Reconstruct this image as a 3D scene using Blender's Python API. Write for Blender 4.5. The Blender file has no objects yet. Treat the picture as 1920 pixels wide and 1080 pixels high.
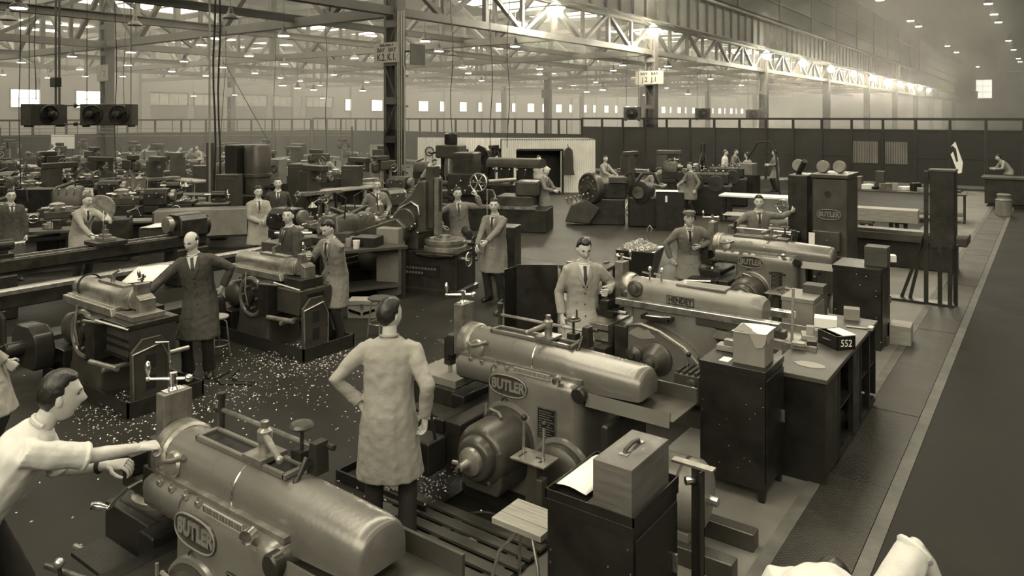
import bpy, math, random
from mathutils import Vector as V, Matrix, noise
from mathutils.bvhtree import BVHTree
from math import sin, cos, pi, radians, sqrt, atan2, exp
D = bpy.data; S = bpy.context.scene; C = S.collection
rnd = random.Random(7)

# ------------------------------------------------------------------ camera
F, CX, HY, CZ, YAW = 1389.0, 960.0, 218.0, 3.1, radians(36)
cam = D.objects.new('camera', D.cameras.new('camera')); C.objects.link(cam)
cam.location = (0, 0, CZ); cam.rotation_euler = (pi/2, 0, YAW)
cam.data.sensor_width = 36; cam.data.lens = F/1920*36; cam.data.shift_y = -(540-HY)/1920
cam.data.clip_start = .05; cam.data.clip_end = 600
S.camera = cam
# ------------------------------------------------------------------ view, world, large lights
S.view_settings.view_transform = 'Standard'; S.view_settings.look = 'None'
S.view_settings.exposure = 0.35; S.view_settings.gamma = 1.0; S.view_settings.use_curve_mapping = False
S.cycles.use_denoising = True; S.cycles.use_adaptive_sampling = True; S.cycles.adaptive_threshold = .03
S.cycles.max_bounces = 4; S.cycles.diffuse_bounces = 2; S.cycles.glossy_bounces = 2
S.cycles.transmission_bounces = 3; S.cycles.volume_bounces = 0; S.cycles.transparent_max_bounces = 6
S.cycles.use_light_tree = False; S.cycles.caustics_reflective = False; S.cycles.caustics_refractive = False
S.cycles.sample_clamp_indirect = 6.0; S.cycles.volume_step_rate = 4; S.cycles.blur_glossy = 1.0
TINT = (1.0, .915, .70)
w = D.worlds.new('world'); S.world = w; w.use_nodes = True
w.node_tree.nodes['Background'].inputs[0].default_value = (1, .915, .70, 1)
w.node_tree.nodes['Background'].inputs[1].default_value = .04
def area(name, loc, sx, sy, watts, rot=(0, 0, 0), spread=180):
    l = D.lights.new(name, 'AREA'); l.shape = 'RECTANGLE'; l.size = sx; l.size_y = sy; l.energy = watts; l.color = TINT
    l.spread = radians(spread)
    o = D.objects.new(name, l); C.objects.link(o); o.location = loc; o.rotation_euler = rot; return o
for x, wt in ((-7.5, 7200), (5.0, 2600)):      # roof glazing of the high crane nave
    area('nave_rooflight', (x, 30, 15.6), 4.0, 74, wt)
area('end_fill', (2, -7.6, 8.0), 22, 9, 2700, (radians(78), 0, 0))      # unseen light added at the near end wall, brightens viewer-facing sides
area('side_fill', (15.4, 12, 8.5), 40, 7, 700, (radians(80), 0, pi/2))  # unseen side light added along the nave's right wall
for x in (-28, -48, -66):                       # roof glazing of the low bays on the left
    area('bay_rooflight', (x, 75, 10.5), 15 if x > -60 else 12, 160, 12500)

# ------------------------------------------------------------------ placing helpers (photograph pixel + height -> place on the plan)
def at(px, d, z=0):
    r = (px-CX)/F
    return V((d*(-sin(YAW)+r*cos(YAW)), d*(cos(YAW)+r*sin(YAW)), z))
def G(px, py, z=0):
    return at(px, (CZ-z)*F/(py-HY), z)

# ------------------------------------------------------------------ mesh helpers
def perp(a):
    a = V(a).normalized(); h = V((0, 0, 1)) if abs(a.z) < .9 else V((1, 0, 0))
    u = a.cross(h).normalized(); return a, u, a.cross(u)
class B:
    def __init__(s): s.v = []; s.f = []
    def add(s, vs, fs):
        n = len(s.v); s.v += [tuple(p) for p in vs]; s.f += [[i+n for i in f] for f in fs]; return s
    def box(s, x0, x1, y0, y1, z0, z1, m=None):
        vs = [V((x, y, z)) for z in (z0, z1) for x, y in ((x0, y0), (x1, y0), (x1, y1), (x0, y1))]
        if m: vs = [m @ p for p in vs]
        return s.add(vs, [(3, 2, 1, 0), (4, 5, 6, 7), (0, 1, 5, 4), (1, 2, 6, 5), (2, 3, 7, 6), (3, 0, 4, 7)])
    def cb(s, c, d, m=None):
        return s.box(c[0]-d[0]/2, c[0]+d[0]/2, c[1]-d[1]/2, c[1]+d[1]/2, c[2]-d[2]/2, c[2]+d[2]/2, m)
    def bar(s, p, q, w, h):
        p, q = V(p), V(q); a, u, t = perp(q-p); vs = []
        for e in (p, q):
            for x, y in ((-1, -1), (1, -1), (1, 1), (-1, 1)): vs.append(e+u*(x*w/2)+t*(y*h/2))
        return s.add(vs, [(3, 2, 1, 0), (4, 5, 6, 7), (0, 1, 5, 4), (1, 2, 6, 5), (2, 3, 7, 6), (3, 0, 4, 7)])
    def loft(s, rings, caps=True, close=True):
        n = len(rings[0]); vs = [p for r in rings for p in r]; fs = []
        for k in range(len(rings)-1):
            for i in range(n if close else n-1):
                j = (i+1) % n; fs.append((k*n+i, k*n+j, (k+1)*n+j, (k+1)*n+i))
        if caps: fs.append(tuple(reversed(range(n)))); fs.append(tuple(range((len(rings)-1)*n, len(rings)*n)))
        return s.add(vs, fs)
    def cyl(s, p, q, r, r2=None, n=14):
        p, q = V(p), V(q); a, u, t = perp(q-p); r2 = r if r2 is None else r2
        return s.loft([[e+(u*cos(2*pi*i/n)+t*sin(2*pi*i/n))*k for i in range(n)] for e, k in ((p, r), (q, r2))])
    def lathe(s, p, ax, prof, n=18):
        p = V(p); a, u, t = perp(ax)
        return s.loft([[p+a*h+(u*cos(2*pi*i/n)+t*sin(2*pi*i/n))*max(r, 1e-4) for i in range(n)] for r, h in prof])
    def tube(s, pts, r, n=8):
        pts = [V(p) for p in pts]; m = len(pts); rs = r if isinstance(r, (list, tuple)) else [r]*m; rings = []; u = None
        for k in range(m):
            d = (pts[min(k+1, m-1)]-pts[max(k-1, 0)]).normalized()
            if u is None: _, u, t = perp(d)
            else:
                u = (u-d*u.dot(d)).normalized(); t = d.cross(u)
            rings.append([pts[k]+(u*cos(2*pi*i/n)+t*sin(2*pi*i/n))*rs[k] for i in range(n)])
        return s.loft(rings)
    def prism(s, poly, a, b, pl='xz'):
        f = {'xz': lambda p, t: (p[0], t, p[1]), 'yz': lambda p, t: (t, p[0], p[1]), 'xy': lambda p, t: (p[0], p[1], t)}[pl]
        return s.loft([[V(f(p, a)) for p in poly], [V(f(p, b)) for p in poly]])
    def sph(s, c, r, n=12, m=8):
        r = r if isinstance(r, (list, tuple)) else (r, r, r); c = V(c)
        return s.loft([[c+V((r[0]*sin(pi*(k+.02)/(m+.04))*cos(2*pi*i/n), r[1]*sin(pi*(k+.02)/(m+.04))*sin(2*pi*i/n), -r[2]*cos(pi*k/m))) for i in range(n)] for k in range(m+1)])
    def tor(s, c, R, r, ax, n=24, k=8, a0=0, a1=2*pi):
        c = V(c); a, u, t = perp(ax); full = a1-a0 > 6.28; rings = []
        for i in range(n if full else n+1):
            w = a0+(a1-a0)*i/n; d = u*cos(w)+t*sin(w); rings.append([c+d*R+(d*cos(2*pi*j/k)+a*sin(2*pi*j/k))*r for j in range(k)])
        if full: rings.append(rings[0])
        return s.loft(rings, caps=not full)
    def mesh(s, name, ang=35):
        me = D.meshes.new(name); me.from_pydata(s.v, [], s.f)
        me.polygons.foreach_set('use_smooth', [True]*len(me.polygons)); me.set_sharp_from_angle(angle=radians(ang)); return me
    def o(s, name, mat, par=None, bev=0, ang=35, seg=2, label=None):
        return obj(name, s.mesh(name, ang), mat, par, bev, seg, label)
def obj(name, me, mat, par=None, bev=0, seg=2, label=None):
    o = D.objects.new(name, me); C.objects.link(o)
    if not me.materials: me.materials.append(MT[mat] if isinstance(mat, str) else mat)
    if par: o.parent = par
    if bev:
        b = o.modifiers.new('bevel', 'BEVEL'); b.width = bev; b.segments = seg; b.limit_method = 'ANGLE'; b.angle_limit = radians(40); b.harden_normals = True
    if label: o['label'] = label
    return o
def tag(o, label=None, cat=None, group=None, kind=None):
    for k, v in (('label', label), ('category', cat), ('group', group), ('kind', kind)):
        if v: o[k] = v
    return o
def T(name, label, cat, loc=(0, 0, 0), rz=0, group=None, kind=None):
    o = D.objects.new(name, None); C.objects.link(o); o.location = loc; o.rotation_euler = (0, 0, rz); o.empty_display_size = .1
    return tag(o, label, cat, group, kind)
def dup(o, loc=None, rz=None, label=None, group=None, par=None):
    c = o.copy(); C.objects.link(c)
    if par: c.parent = par
    if loc is not None: c.location = loc
    if rz is not None: c.rotation_euler = (0, 0, rz)
    if label: c['label'] = label
    if group: c['group'] = group
    for ch in list(o.children): dup(ch, par=c)
    return c
TMP = D.scenes.new('tmp')
def evaluated(t):
    TMP.collection.objects.link(t)
    with bpy.context.temp_override(scene=TMP, view_layer=TMP.view_layers[0]):
        me = D.meshes.new_from_object(t.evaluated_get(bpy.context.evaluated_depsgraph_get()))
    D.objects.remove(t); return me
def text(s, size, mat, par, loc, rot, ext=.004, off=.0, sx=1.0, name='lettering', sp=1.0, align='CENTER'):
    c = D.curves.new(name, 'FONT'); c.body = s; c.size = size; c.extrude = ext; c.offset = off; c.align_x = align; c.align_y = 'CENTER'
    c.space_character = sp; c.resolution_u = 3
    c.materials.append(MT[mat])
    me = evaluated(D.objects.new(name, c)); me.name = name
    o = obj(name, me, mat, par); o.location = loc; o.rotation_euler = rot; o.scale = (sx, 1, 1); return o

# ------------------------------------------------------------------ materials (a toned monochrome print: greys only)
MT = {}
def mat(name, g, rough=.6, metal=0., var=.25, scale=6., bump=0., bscale=None, spec=.5, emit=0., rvar=.15, stretch=None, coat=0.):
    m = D.materials.new(name); m.use_nodes = True; nt = m.node_tree; N = nt.nodes; L = nt.links
    p = N['Principled BSDF']; p.inputs['Metallic'].default_value = metal; p.inputs['Specular IOR Level'].default_value = spec
    p.inputs['Roughness'].default_value = rough; p.inputs['Coat Weight'].default_value = coat; p.inputs['Coat Roughness'].default_value = .2
    co = N.new('ShaderNodeTexCoord'); src = co.outputs['Object']
    if stretch:
        mp = N.new('ShaderNodeMapping'); mp.inputs['Scale'].default_value = stretch; L.new(src, mp.inputs[0]); src = mp.outputs[0]
    n = N.new('ShaderNodeTexNoise'); n.inputs['Scale'].default_value = scale; n.inputs['Detail'].default_value = 5; n.inputs['Roughness'].default_value = .62
    L.new(src, n.inputs['Vector'])
    r = N.new('ShaderNodeMapRange'); r.inputs[1].default_value = .24; r.inputs[2].default_value = .76
    r.inputs[3].default_value = g*(1-var); r.inputs[4].default_value = g*(1+var); L.new(n.outputs['Fac'], r.inputs[0])
    tg, tb = (.94, .8) if g < .07 else ((.965, .87) if g < .32 else (.99, .94)); cc = N.new('ShaderNodeVectorMath'); cc.operation = 'MULTIPLY'; cc.inputs[1].default_value = (1, tg, tb)
    L.new(r.outputs[0], cc.inputs[0]); L.new(cc.outputs[0], p.inputs['Base Color'])
    if rvar:
        q = N.new('ShaderNodeMapRange'); q.inputs[1].default_value = .22; q.inputs[2].default_value = .78
        q.inputs[3].default_value = max(.03, rough-rvar); q.inputs[4].default_value = min(1, rough+rvar)
        L.new(n.outputs['Fac'], q.inputs[0]); L.new(q.outputs[0], p.inputs['Roughness'])
    if bump:
        n2 = N.new('ShaderNodeTexNoise'); n2.inputs['Scale'].default_value = bscale or scale*4; n2.inputs['Detail'].default_value = 4
        L.new(src, n2.inputs['Vector']); bn = N.new('ShaderNodeBump'); bn.inputs['Strength'].default_value = bump; bn.inputs['Distance'].default_value = .02
        L.new(n2.outputs['Fac'], bn.inputs['Height']); L.new(bn.outputs[0], p.inputs['Normal'])
    if emit:
        p.inputs['Emission Color'].default_value = (*TINT, 1); p.inputs['Emission Strength'].default_value = emit
    m.cycles.emission_sampling = 'NONE'; MT[name] = m; return m
mat('machine_grey', .165, .27, .3, .18, 2, .04, 40, spec=.65, rvar=.08)
mat('machine_dark', .028, .36, .2, .4, 5, .08, 40)
mat('machine_mid', .065, .36, .25, .3, 3, .06, 40)
mat('machine_light', .2, .4, .1, .25, 4, .06, 40)
mat('black_iron', .014, .45, .2, .4, 6, .1, 30)
mat('steel', .5, .3, .9, .25, 12, rvar=.12)
mat('bright_steel', .75, .2, 1., .12, 14, rvar=.08)
mat('worn_steel', .3, .38, .7, .35, 10, .05, 60)
mat('cabinet_steel', .022, .38, .4, .45, 4, .04, 30, spec=.6)
mat('wood', .11, .5, 0, .45, 3, .06, 30, stretch=(1, 1, 9))
mat('pale_wood', .27, .6, 0, .35, 4, .06, 30, stretch=(1, 9, 9))
mat('dark_wood', .05, .6, 0, .5, 4, .12, 30, stretch=(1, 9, 9))
mat('card', .2, .8, 0, .2, 5)
mat('paper', .8, .8, 0, .06, 3)
mat('ink', .012, .7, 0, .1, 5)
mat('rubber', .012, .55, 0, .2, 5)
mat('structural', .13, .6, 0, .25, 1.5, .05, 20)
mat('structural_dark', .07, .6, 0, .3, 1.5, .05, 20)
mat('column_dark', .022, .5, 0, .4, 2, .05, 20)
mat('partition_dark', .022, .55, 0, .45, 1.2)
mat('partition_light', .2, .6, 0, .25, 1.2)
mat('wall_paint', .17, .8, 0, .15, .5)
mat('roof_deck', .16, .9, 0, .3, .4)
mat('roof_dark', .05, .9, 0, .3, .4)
mat('sign', .3, .7, 0, .12, 3)
mat('skin', .52, .45, 0, .14, 14, rvar=.1)
mat('hair_dark', .016, .4, 0, .4, 30, .15, 60)
mat('hair_grey', .08, .5, 0, .4, 30, .15, 60)
mat('shirt', .6, .8, 0, .06, 12, .25, 22)
mat('coat_light', .31, .85, 0, .16, 4, .7, 11)
mat('coat_mid', .17, .85, 0, .18, 4, .7, 11)
mat('coat_dark', .045, .8, 0, .25, 4, .7, 11)
mat('trousers', .022, .85, 0, .25, 6, .4, 14)
mat('trousers_light', .3, .85, 0, .2, 6, .4, 14)
mat('shoe', .015, .35, 0, .2, 8)
mat('tie', .03, .6, 0, .5, 40)
mat('mouth', .2, .6, 0, .1, 10)
mat('corrugated', .78, .7, 0, .12, 1.5)
mat('chips', .5, .35, .6, .2, 30)
mat('lamp_shade', .12, .5, .2, .2, 5)
mat('lamp_glow', .8, .6, 0, 0, 5, emit=26)
mat('flood_glow', .8, .6, 0, 0, 5, emit=420)
mat('day_pane', .8, .6, 0, 0, 5, emit=3.5)
mat('roof_pane', .8, .6, 0, 0, 5, emit=2.5)
mat('dull_pane', .3, .3, 0, .2, 1)
mat('far_lamp', .8, .6, 0, 0, 5, emit=40)
# ================================================================== the hall
ZT = 6.65                                                       # truss bottom chord
GX = [-18, -38, -58]; WX = -74
# floor
fl = B().box(WX, 16, -8, 262, -.3, 0).o('floor', mat('floor_oily', .02, .5, 0, .5, .55, .1, 9, spec=.2, rvar=.1)); tag(fl, 'dark oil-stained workshop floor', kind='structure')
B().box(-1.08, 15.9, -7.9, 261, 0, .004).o('floor_aisle', mat('floor_aisle', .02, .65, 0, .6, 1.1, .15, 14, spec=.12), fl)
B().box(-2.9, -1.66, 1.0, 36, 0, .004).o('floor_pad', mat('floor_pad', .15, .7, 0, .4, 1.3, .1, 14), fl)
B().box(-34, -6.5, 13.2, 24.5, 0, .003).o('floor_glare_zone', mat('floor_glare_zone', .042, .6, 0, .45, .5, .1, 12, spec=.25), fl)  # lighter floor zone; grazing skylight glare put into its colour
mat('floor_strip', .1, .75, 0, .55, 3.5, .1, 20)
B().box(-1.08, -.98, -7.5, 120, .004, .012).o('floor_strip', 'floor_strip', fl)
B().box(-1.66, -1.56, -7.5, 120, .004, .012).o('floor_strip', 'floor_strip', fl)
def checker():
    m = mat('checker_plate', .05, .5, .5, .4, 1.5); nt = m.node_tree; N = nt.nodes; L = nt.links
    co = N['Texture Coordinate']; mp = N.new('ShaderNodeMapping'); mp.inputs['Rotation'].default_value = (0, 0, pi/4); L.new(co.outputs['Object'], mp.inputs[0])
    w1 = N.new('ShaderNodeTexWave'); w1.inputs['Scale'].default_value = 11; w2 = N.new('ShaderNodeTexWave'); w2.bands_direction = 'Y'; w2.inputs['Scale'].default_value = 11
    mx = N.new('ShaderNodeMath'); mx.operation = 'MAXIMUM'
    for w_ in (w1, w2): L.new(mp.outputs[0], w_.inputs['Vector'])
    L.new(w1.outputs['Fac'], mx.inputs[0]); L.new(w2.outputs['Fac'], mx.inputs[1])
    bn = N.new('ShaderNodeBump'); bn.inputs['Strength'].default_value = .6; bn.inputs['Distance'].default_value = .006
    L.new(mx.outputs[0], bn.inputs['Height']); L.new(bn.outputs[0], N['Principled BSDF'].inputs['Normal'])
checker()
pl = B().box(-.235, .235, -.895, .895, 0, .01).mesh('floor_plate')
for k in range(40):
    o = obj('floor_plate', pl, 'checker_plate', fl); o.location = (-1.32, .5+1.8*k, .003+.002*(k % 2))
# roof and walls
tag(B().box(WX, -18.2, -8, 262, 10.7, 10.9).o('ceiling', 'roof_deck'), 'grey roof deck over the low bays', kind='structure')
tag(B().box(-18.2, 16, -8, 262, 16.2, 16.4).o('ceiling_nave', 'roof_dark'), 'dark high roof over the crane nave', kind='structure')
wl = B().box(WX-.3, WX, -8, 262, 0, 10.7).o('wall_left', 'wall_paint'); tag(wl, 'pale far side wall with a row of windows', kind='structure')
tag(B().box(15.7, 16, -8, 262, 0, 16.2).o('wall_right', 'roof_dark'), 'dark side wall of the nave', kind='structure')
we = B().box(WX, 16, 262, 262.3, 0, 16.4).o('wall_end', 'structural_dark'); tag(we, 'far end wall of the hall', kind='structure')
tag(B().box(WX, 16, -8.3, -8, 0, 16.4).o('wall_front', 'structural_dark'), 'near end wall behind the viewer', kind='structure')
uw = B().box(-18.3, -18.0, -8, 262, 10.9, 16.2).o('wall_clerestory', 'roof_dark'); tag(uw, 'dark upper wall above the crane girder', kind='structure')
for zz in (12.2, 14.2): B().box(-18.0, -17.9, -8, 262, zz, zz+.12).o('rail', 'structural_dark', uw)
for k in range(14): B().box(-18.0, -17.88, 12+k*10, 12.25+k*10, 10.9, 16.2).o('pilaster', 'structural_dark', uw)
pil = B().box(0, .35, -.45, .45, 0, 10.6).mesh('pilaster')
for k in range(26):
    o = obj('pilaster', pil, 'wall_paint', wl); o.location = (WX, 18+9.2*k+2.3, 0)
def window(n, y0, y1, z0, z1, m, nx, nz, wx=WX, bar='structural'):
    r = T('window_%d' % n, None, None, (wx, 0, 0), kind='structure')
    f = B()
    f.box(0, .12, y0-.1, y0, z0-.1, z1+.1).box(0, .12, y1, y1+.1, z0-.1, z1+.1).box(0, .12, y0, y1, z1, z1+.1).box(0, .16, y0, y1, z0-.1, z0); f.o('window_frame', bar, r)
    for i in range(nx):
        for j in range(nz):
            a, b = y0+(y1-y0)*i/nx, y0+(y1-y0)*(i+1)/nx; c, d = z0+(z1-z0)*j/nz, z0+(z1-z0)*(j+1)/nz
            B().box(.03, .05, a+.03, b-.03, c+.03, d-.03).o('pane', m, r)
    return r
n = 1
for y0, y1 in ((26.8, 29.4), (32.2, 34.9)): window(n, y0, y1, 3.9, 5.5, 'day_pane', 3, 2); n += 1
for k in range(5):
    y0 = 39.2+4.9*k; window(n, y0, y0+4.1, 4.25, 5.5, 'dull_pane', 4, 1, bar='structural_dark'); n += 1
    B().box(0, .1, y0, y0+4.1, 2.9, 4.15).o('wall_panel', 'structural_dark', wl).location.x = WX
for k in range(38):
    y0 = 65+4.6*k; window(n, y0, y0+(2.0 if k % 5 else 1.7), 3.85, 5.3, 'day_pane', 2 if k < 8 else 1, 2 if k < 8 else 1); n += 1
window(n, 0, 7, 8.5, 14, 'day_pane', 3, 3, 0).location = (-14, 261.9, 0); D.objects['window_%d' % n].rotation_euler = (0, 0, pi/2)
# skylight glazing in the low roof
for j in range(9):
    for i in range(3):
        r = T('window_%d' % (n+1+j*3+i), None, None, (-28-20*i, 3+20*j, 10.55), kind='structure')
        for k in range(5): B().box(-3.5, 3.5, -6.6+2.64*k, -4.06+2.64*k, 0, .05).o('pane', 'roof_pane', r)
        b = B()
        for k in range(6): b.box(-3.6, 3.6, -6.68+2.64*k, -6.6+2.64*k, -.08, .08)
        b.o('glazing_bar', 'structural_dark', r)
# unseen glazing added behind the large lights: near end wall, right wall, nave roof
wf = D.objects['wall_front']; wr = D.objects['wall_right']; cn = D.objects['ceiling_nave']
for k in range(8): B().box(-8.8+2.7*k, -6.3+2.7*k, -7.99, -7.95, 3.6, 12.4).o('pane', 'dull_pane', wf)
for k in range(14): B().box(15.6, 15.64, -7.5+2.8*k, -4.9+2.8*k, 5.2, 11.8).o('pane', 'dull_pane', wr)
for x in (-7.5, 5.0):
    for k in range(14): B().box(x-2, x+2, -7+5.3*k, -2+5.3*k, 16.1, 16.18).o('pane', 'dull_pane', cn)
# trusses
def truss(name, label, axis, c, a0, a1, z0, z1, pan, w=.22, m='structural', near=1):
    """axis 'x' or 'y': a truss along that axis at offset c; pan panel length"""
    P = (lambda a, z: (a, c, z)) if axis == 'x' else (lambda a, z: (c, a, z))
    r = T(name, label, None, P(a0, z0), kind='structure'); o0 = V(P(a0, z0))
    def m_(nm, p, q, w_, h_): B().bar(V(p)-o0, V(q)-o0, w_, h_).o(nm, m, r)
    m_('bottom_chord', P(a0, z0), P(a1, z0), w*1.25, w*1.1); m_('top_chord', P(a0, z1), P(a1, z1), w*1.2, w)
    k = 0; a = a0
    while a < a1-.1:
        b = min(a+pan, a1); mid = (a+b)/2
        m_('vertical', P(a, z0), P(a, z1), w*.8, w*.7); m_('vertical', P(mid, z0), P(mid, z1), w*.6, w*.6)
        m_('diagonal', P(mid, z0), P(a, z1), w*.75, w*.6); m_('diagonal', P(mid, z0), P(b, z1), w*.75, w*.6)
        if near:
            B().cb(V(P(mid, z0))-o0+V((0, 0, .16)), (.75, .05, .5) if axis == 'x' else (.05, .75, .5)).o('gusset_plate', m, r)
        a = b; k += 1
    return r
for k in range(11): truss('roof_truss', 'riveted steel roof truss crossing the low bays', 'x', 18+10*k, WX+1, -18, ZT, 9.5, 6.9, .3 if k < 4 else .26, near=k < 4)
truss('roof_truss', 'riveted steel roof truss crossing the low bays', 'x', 8, WX+1, -18, ZT, 9.5, 6.9, .3)
for x in (-38, -58): truss('roof_truss', 'long steel truss running the length of the low bays', 'y', x, -2, 138, ZT, 9.5, 10, .3, near=0)
truss('runway_truss', 'long steel truss beneath the crane girder', 'y', -18, -2, 258, ZT, 8.25, 5, .26, 'structural_dark')
for x, z, h, m_ in ((-28, 6.75, .24, 'structural'), (-23.2, 6.8, .2, 'structural_dark'), (-48, 6.75, .22, 'structural')):
    r = T('ceiling_beam', 'long straight beam slung under the roof trusses', None, (x, 0, z), kind='structure')
    B().box(-.06, .06, -2, 140, -h/2, h/2).o('web', m_, r); B().box(-.14, .14, -2, 140, h/2, h/2+.03).o('flange', m_, r); B().box(-.14, .14, -2, 140, -h/2-.03, -h/2).o('flange', m_, r)
# sloping roof bracing glimpsed between the trusses
for k in range(8):
    r = T('roof_purlin', 'pale purlin under the low roof', None, (0, 4+13*k, 9.4), kind='structure')
    B().bar((-72, 0, 0), (-45, 0, .9), .14, .2).o('rafter', 'structural', r); B().bar((-45, 0, .9), (-19, 0, 0), .14, .2).o('rafter', 'structural', r)
# crane runway plate girder
g = T('crane_girder', 'deep riveted plate girder carrying the crane runway', None, (-17.45, 0, 8.3), kind='structure')
B().box(-.02, .02, -2, 260, 0, 1.95).o('web', 'structural', g); B().box(-.28, .28, -2, 260, -.08, 0).o('flange', 'structural_dark', g); B().box(-.28, .28, -2, 260, 1.95, 2.05).o('flange', 'structural_dark', g)
B().box(-.04, .04, -2, 260, 2.05, 2.2).o('crane_rail', 'steel', g)
st = B().box(.02, .17, -.05, .05, 0, 1.95).mesh('stiffener')
for k in range(120):
    o = obj('stiffener', st, 'structural_dark', g); o.location = (0, 20+1.45*k, 0)
# lattice columns
def column(x, y):
    r = T('column', 'latticed steel column with dark painted foot', None, (x, y, 0), kind='structure')
    for nm, z0, z1, m_ in (('foot_casing', 0, 2.65, 'column_dark'), ('shaft', 2.65, 8.25, 'structural_dark')):
        b = B()
        for sx in (-1, 1): b.box(sx*.3-.02, sx*.3+.02, -.2, .2, z0, z1).box(sx*.3-.09 if sx > 0 else sx*.3, sx*.3 if sx > 0 else sx*.3+.09, -.2, -.17, z0, z1)
        b.box(-.27, .27, .12, .14, z0, z1); b.o(nm, m_, r)
    for k in range(6):
        z = .9+k*1.3; B().box(-.3, .3, -.215, -.2, z, z+.24).o('batten', 'column_dark' if z < 2.5 else 'structural_dark', r)
        B().bar((-.27 if k % 2 else .27, -.205, z+.2), (.27 if k % 2 else -.27, -.205, z+1.32), .08, .02).o('lacing', 'column_dark' if z < 1.5 else 'structural_dark', r)
    return r
cols = column(-18, 18)
for i, x in enumerate(GX):
    for j in range(10 if i == 0 else 6):
        if (i, j) != (0, 0): dup(cols, (x, 18+20*j, 0))
# conduits on the nearest column
pc = T('conduit_pipe', 'bundle of pale vertical conduit pipes up the nearest column', 'pipe', (-17.6, 17.75, 0))
for k, (dx, dy) in enumerate(((0, 0), (.1, -.03), (.17, 0), (.3, .0), (.36, -.03))):
    B().tube([(dx, dy, .3), (dx, dy, 4.6), (dx-.05*(k > 2), dy, 4.8), (dx-.05*(k > 2), dy, 6.6)], .022, 6).o('pipe', 'partition_light' if k % 2 else 'worn_steel', pc)
for z in (1.2, 3.4, 4.4, 5.8): B().box(-.05, .42, .02, .06, z, z+.06).o('pipe_clip', 'structural', pc)
B().box(.28, .4, -.1, -.02, 1.3, 1.5).o('switch_box', 'partition_light', pc)
# bay signs
def bay_sign(loc, w_, h_, rows, label):
    r = T('bay_sign', label, 'sign', loc)
    B().box(-w_/2, w_/2, -.02, 0, -h_/2, h_/2).o('board', 'sign', r)
    B().box(-w_/2, w_/2, 0, .03, h_*.3, h_*.3+.05).o('batten', 'dark_wood', r)
    for s, sz, x, z, sx in rows: text(s, sz, 'ink', r, (x, -.022, z), (pi/2, 0, 0), .002, .004, sx)
bay_sign((-18.12, 17.755, 5.25), 1.22, .68, [('BUILDING F', .12, .0, .24, 1), ('BAY   BAY', .2, 0, .08, 1), ('K.2, K.1.', .33, 0, -.17, .8)], 'pale bay sign lettered K.2, K.1. on the nearest column')
bay_sign((-18.0, 37.755, 5.25), 1.7, .75, [('BAY   BAY', .2, 0, .2, 1.2), ('J.2  J.1', .36, 0, -.12, 1)], 'pale bay sign lettered J2 J1 on the second column')
r = T('bay_sign', 'bay sign board seen edge-on beside the K column', 'sign', (-17.05, 18.1, 5.15)); B().box(0, .03, -.35, .35, -.35, .35).o('board', 'structural_dark', r); B().box(-.7, 0, -.03, .03, .1, .16).o('bracket', 'structural_dark', r)
for x, y, z, s in ((-38, 17.78, 5.25, 'I.2'), (-38, 57.78, 5.2, ''), (-58, 37.78, 5.2, '')):
    r = T('bay_sign', {'I.2': 'pale bay sign on the column by the unit heaters'}.get(s, 'small faded bay sign on the hazy column at left' if y < 40 else 'faded bay sign on the column left of the J sign'), 'sign', (x, y, z))
    B().box(-.55, .55, -.02, 0, -.4, .4).o('board', 'sign' if y < 50 else 'structural_dark', r)
    if s: text('2', .4, 'ink', r, (.2, -.022, -.05), (pi/2, 0, 0), .002)
# partition screens
def partition(name, label, loc, rz, L_, sp, solid, zt=2.95):
    r = T(name, label, 'partition', loc, rz)
    nb = int(L_/sp)
    B().box(0, nb*sp, -.05, .05, zt-.08, zt+.02).o('top_rail', 'column_dark', r)
    pm = B().box(-.05, .05, -.05, .05, 0, zt-.08).mesh('post'); zp = 2.45 if solid else 2.0
    pan = [B().box(.06, sp-.06, -.012, .012, a, b).mesh('panel') for a, b in ((.12, 1.25), (1.32, zp))]
    rl = B().box(.05, sp-.05, -.03, .03, 1.25, 1.32).mesh('mid_rail'); r2 = B().box(.05, sp-.05, -.03, .03, zp, zp+.06).mesh('upper_rail')
    mu = B().box(-.02, .02, -.02, .02, zp+.06, zt-.08).mesh('mullion')
    for k in range(nb+1):
        obj('post', pm, 'column_dark', r).location.x = k*sp
        if k == nb: break
        lt = (not solid) and k % 4 == 1
        for q, p_ in enumerate(pan):
            o = obj('panel', p_.copy() if lt else p_, 'partition_light' if lt else 'partition_dark', r); o.location.x = k*sp
        obj('mid_rail', rl, 'column_dark', r).location.x = k*sp; obj('upper_rail', r2, 'column_dark', r).location.x = k*sp
        if not solid: obj('mullion', mu, 'column_dark', r).location.x = k*sp+sp*(.35+.3*(k % 2))
    return r
p1 = partition('partition_screen', 'dark steel partition screen across the hall behind the right-hand machines', (-22.0, 37.2, 0), 0, 22.6, 1.32, True, 3.0)
for x0, x1, zz in ((14.6, 15.7, .95), (15.95, 16.9, .95)):
    b = B()
    for k in range(int((x1-x0)/.07)): b.box(x0+k*.07, x0+k*.07+.045, -.05, -.02, zz, zz+1.0)
    b.o('ribbed_panel', 'partition_light', p1, label='pale ribbed panel')
partition('partition_screen', 'glazed timber partition behind the white corrugated hut', (-46, 37.2, 0), 0, 24.0, 1.6, False, 2.95)
partition('partition_screen', 'long glazed partition along the left side bays', (-46, 2, 0), pi/2, 35, 1.75, False, 2.9)
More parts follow.
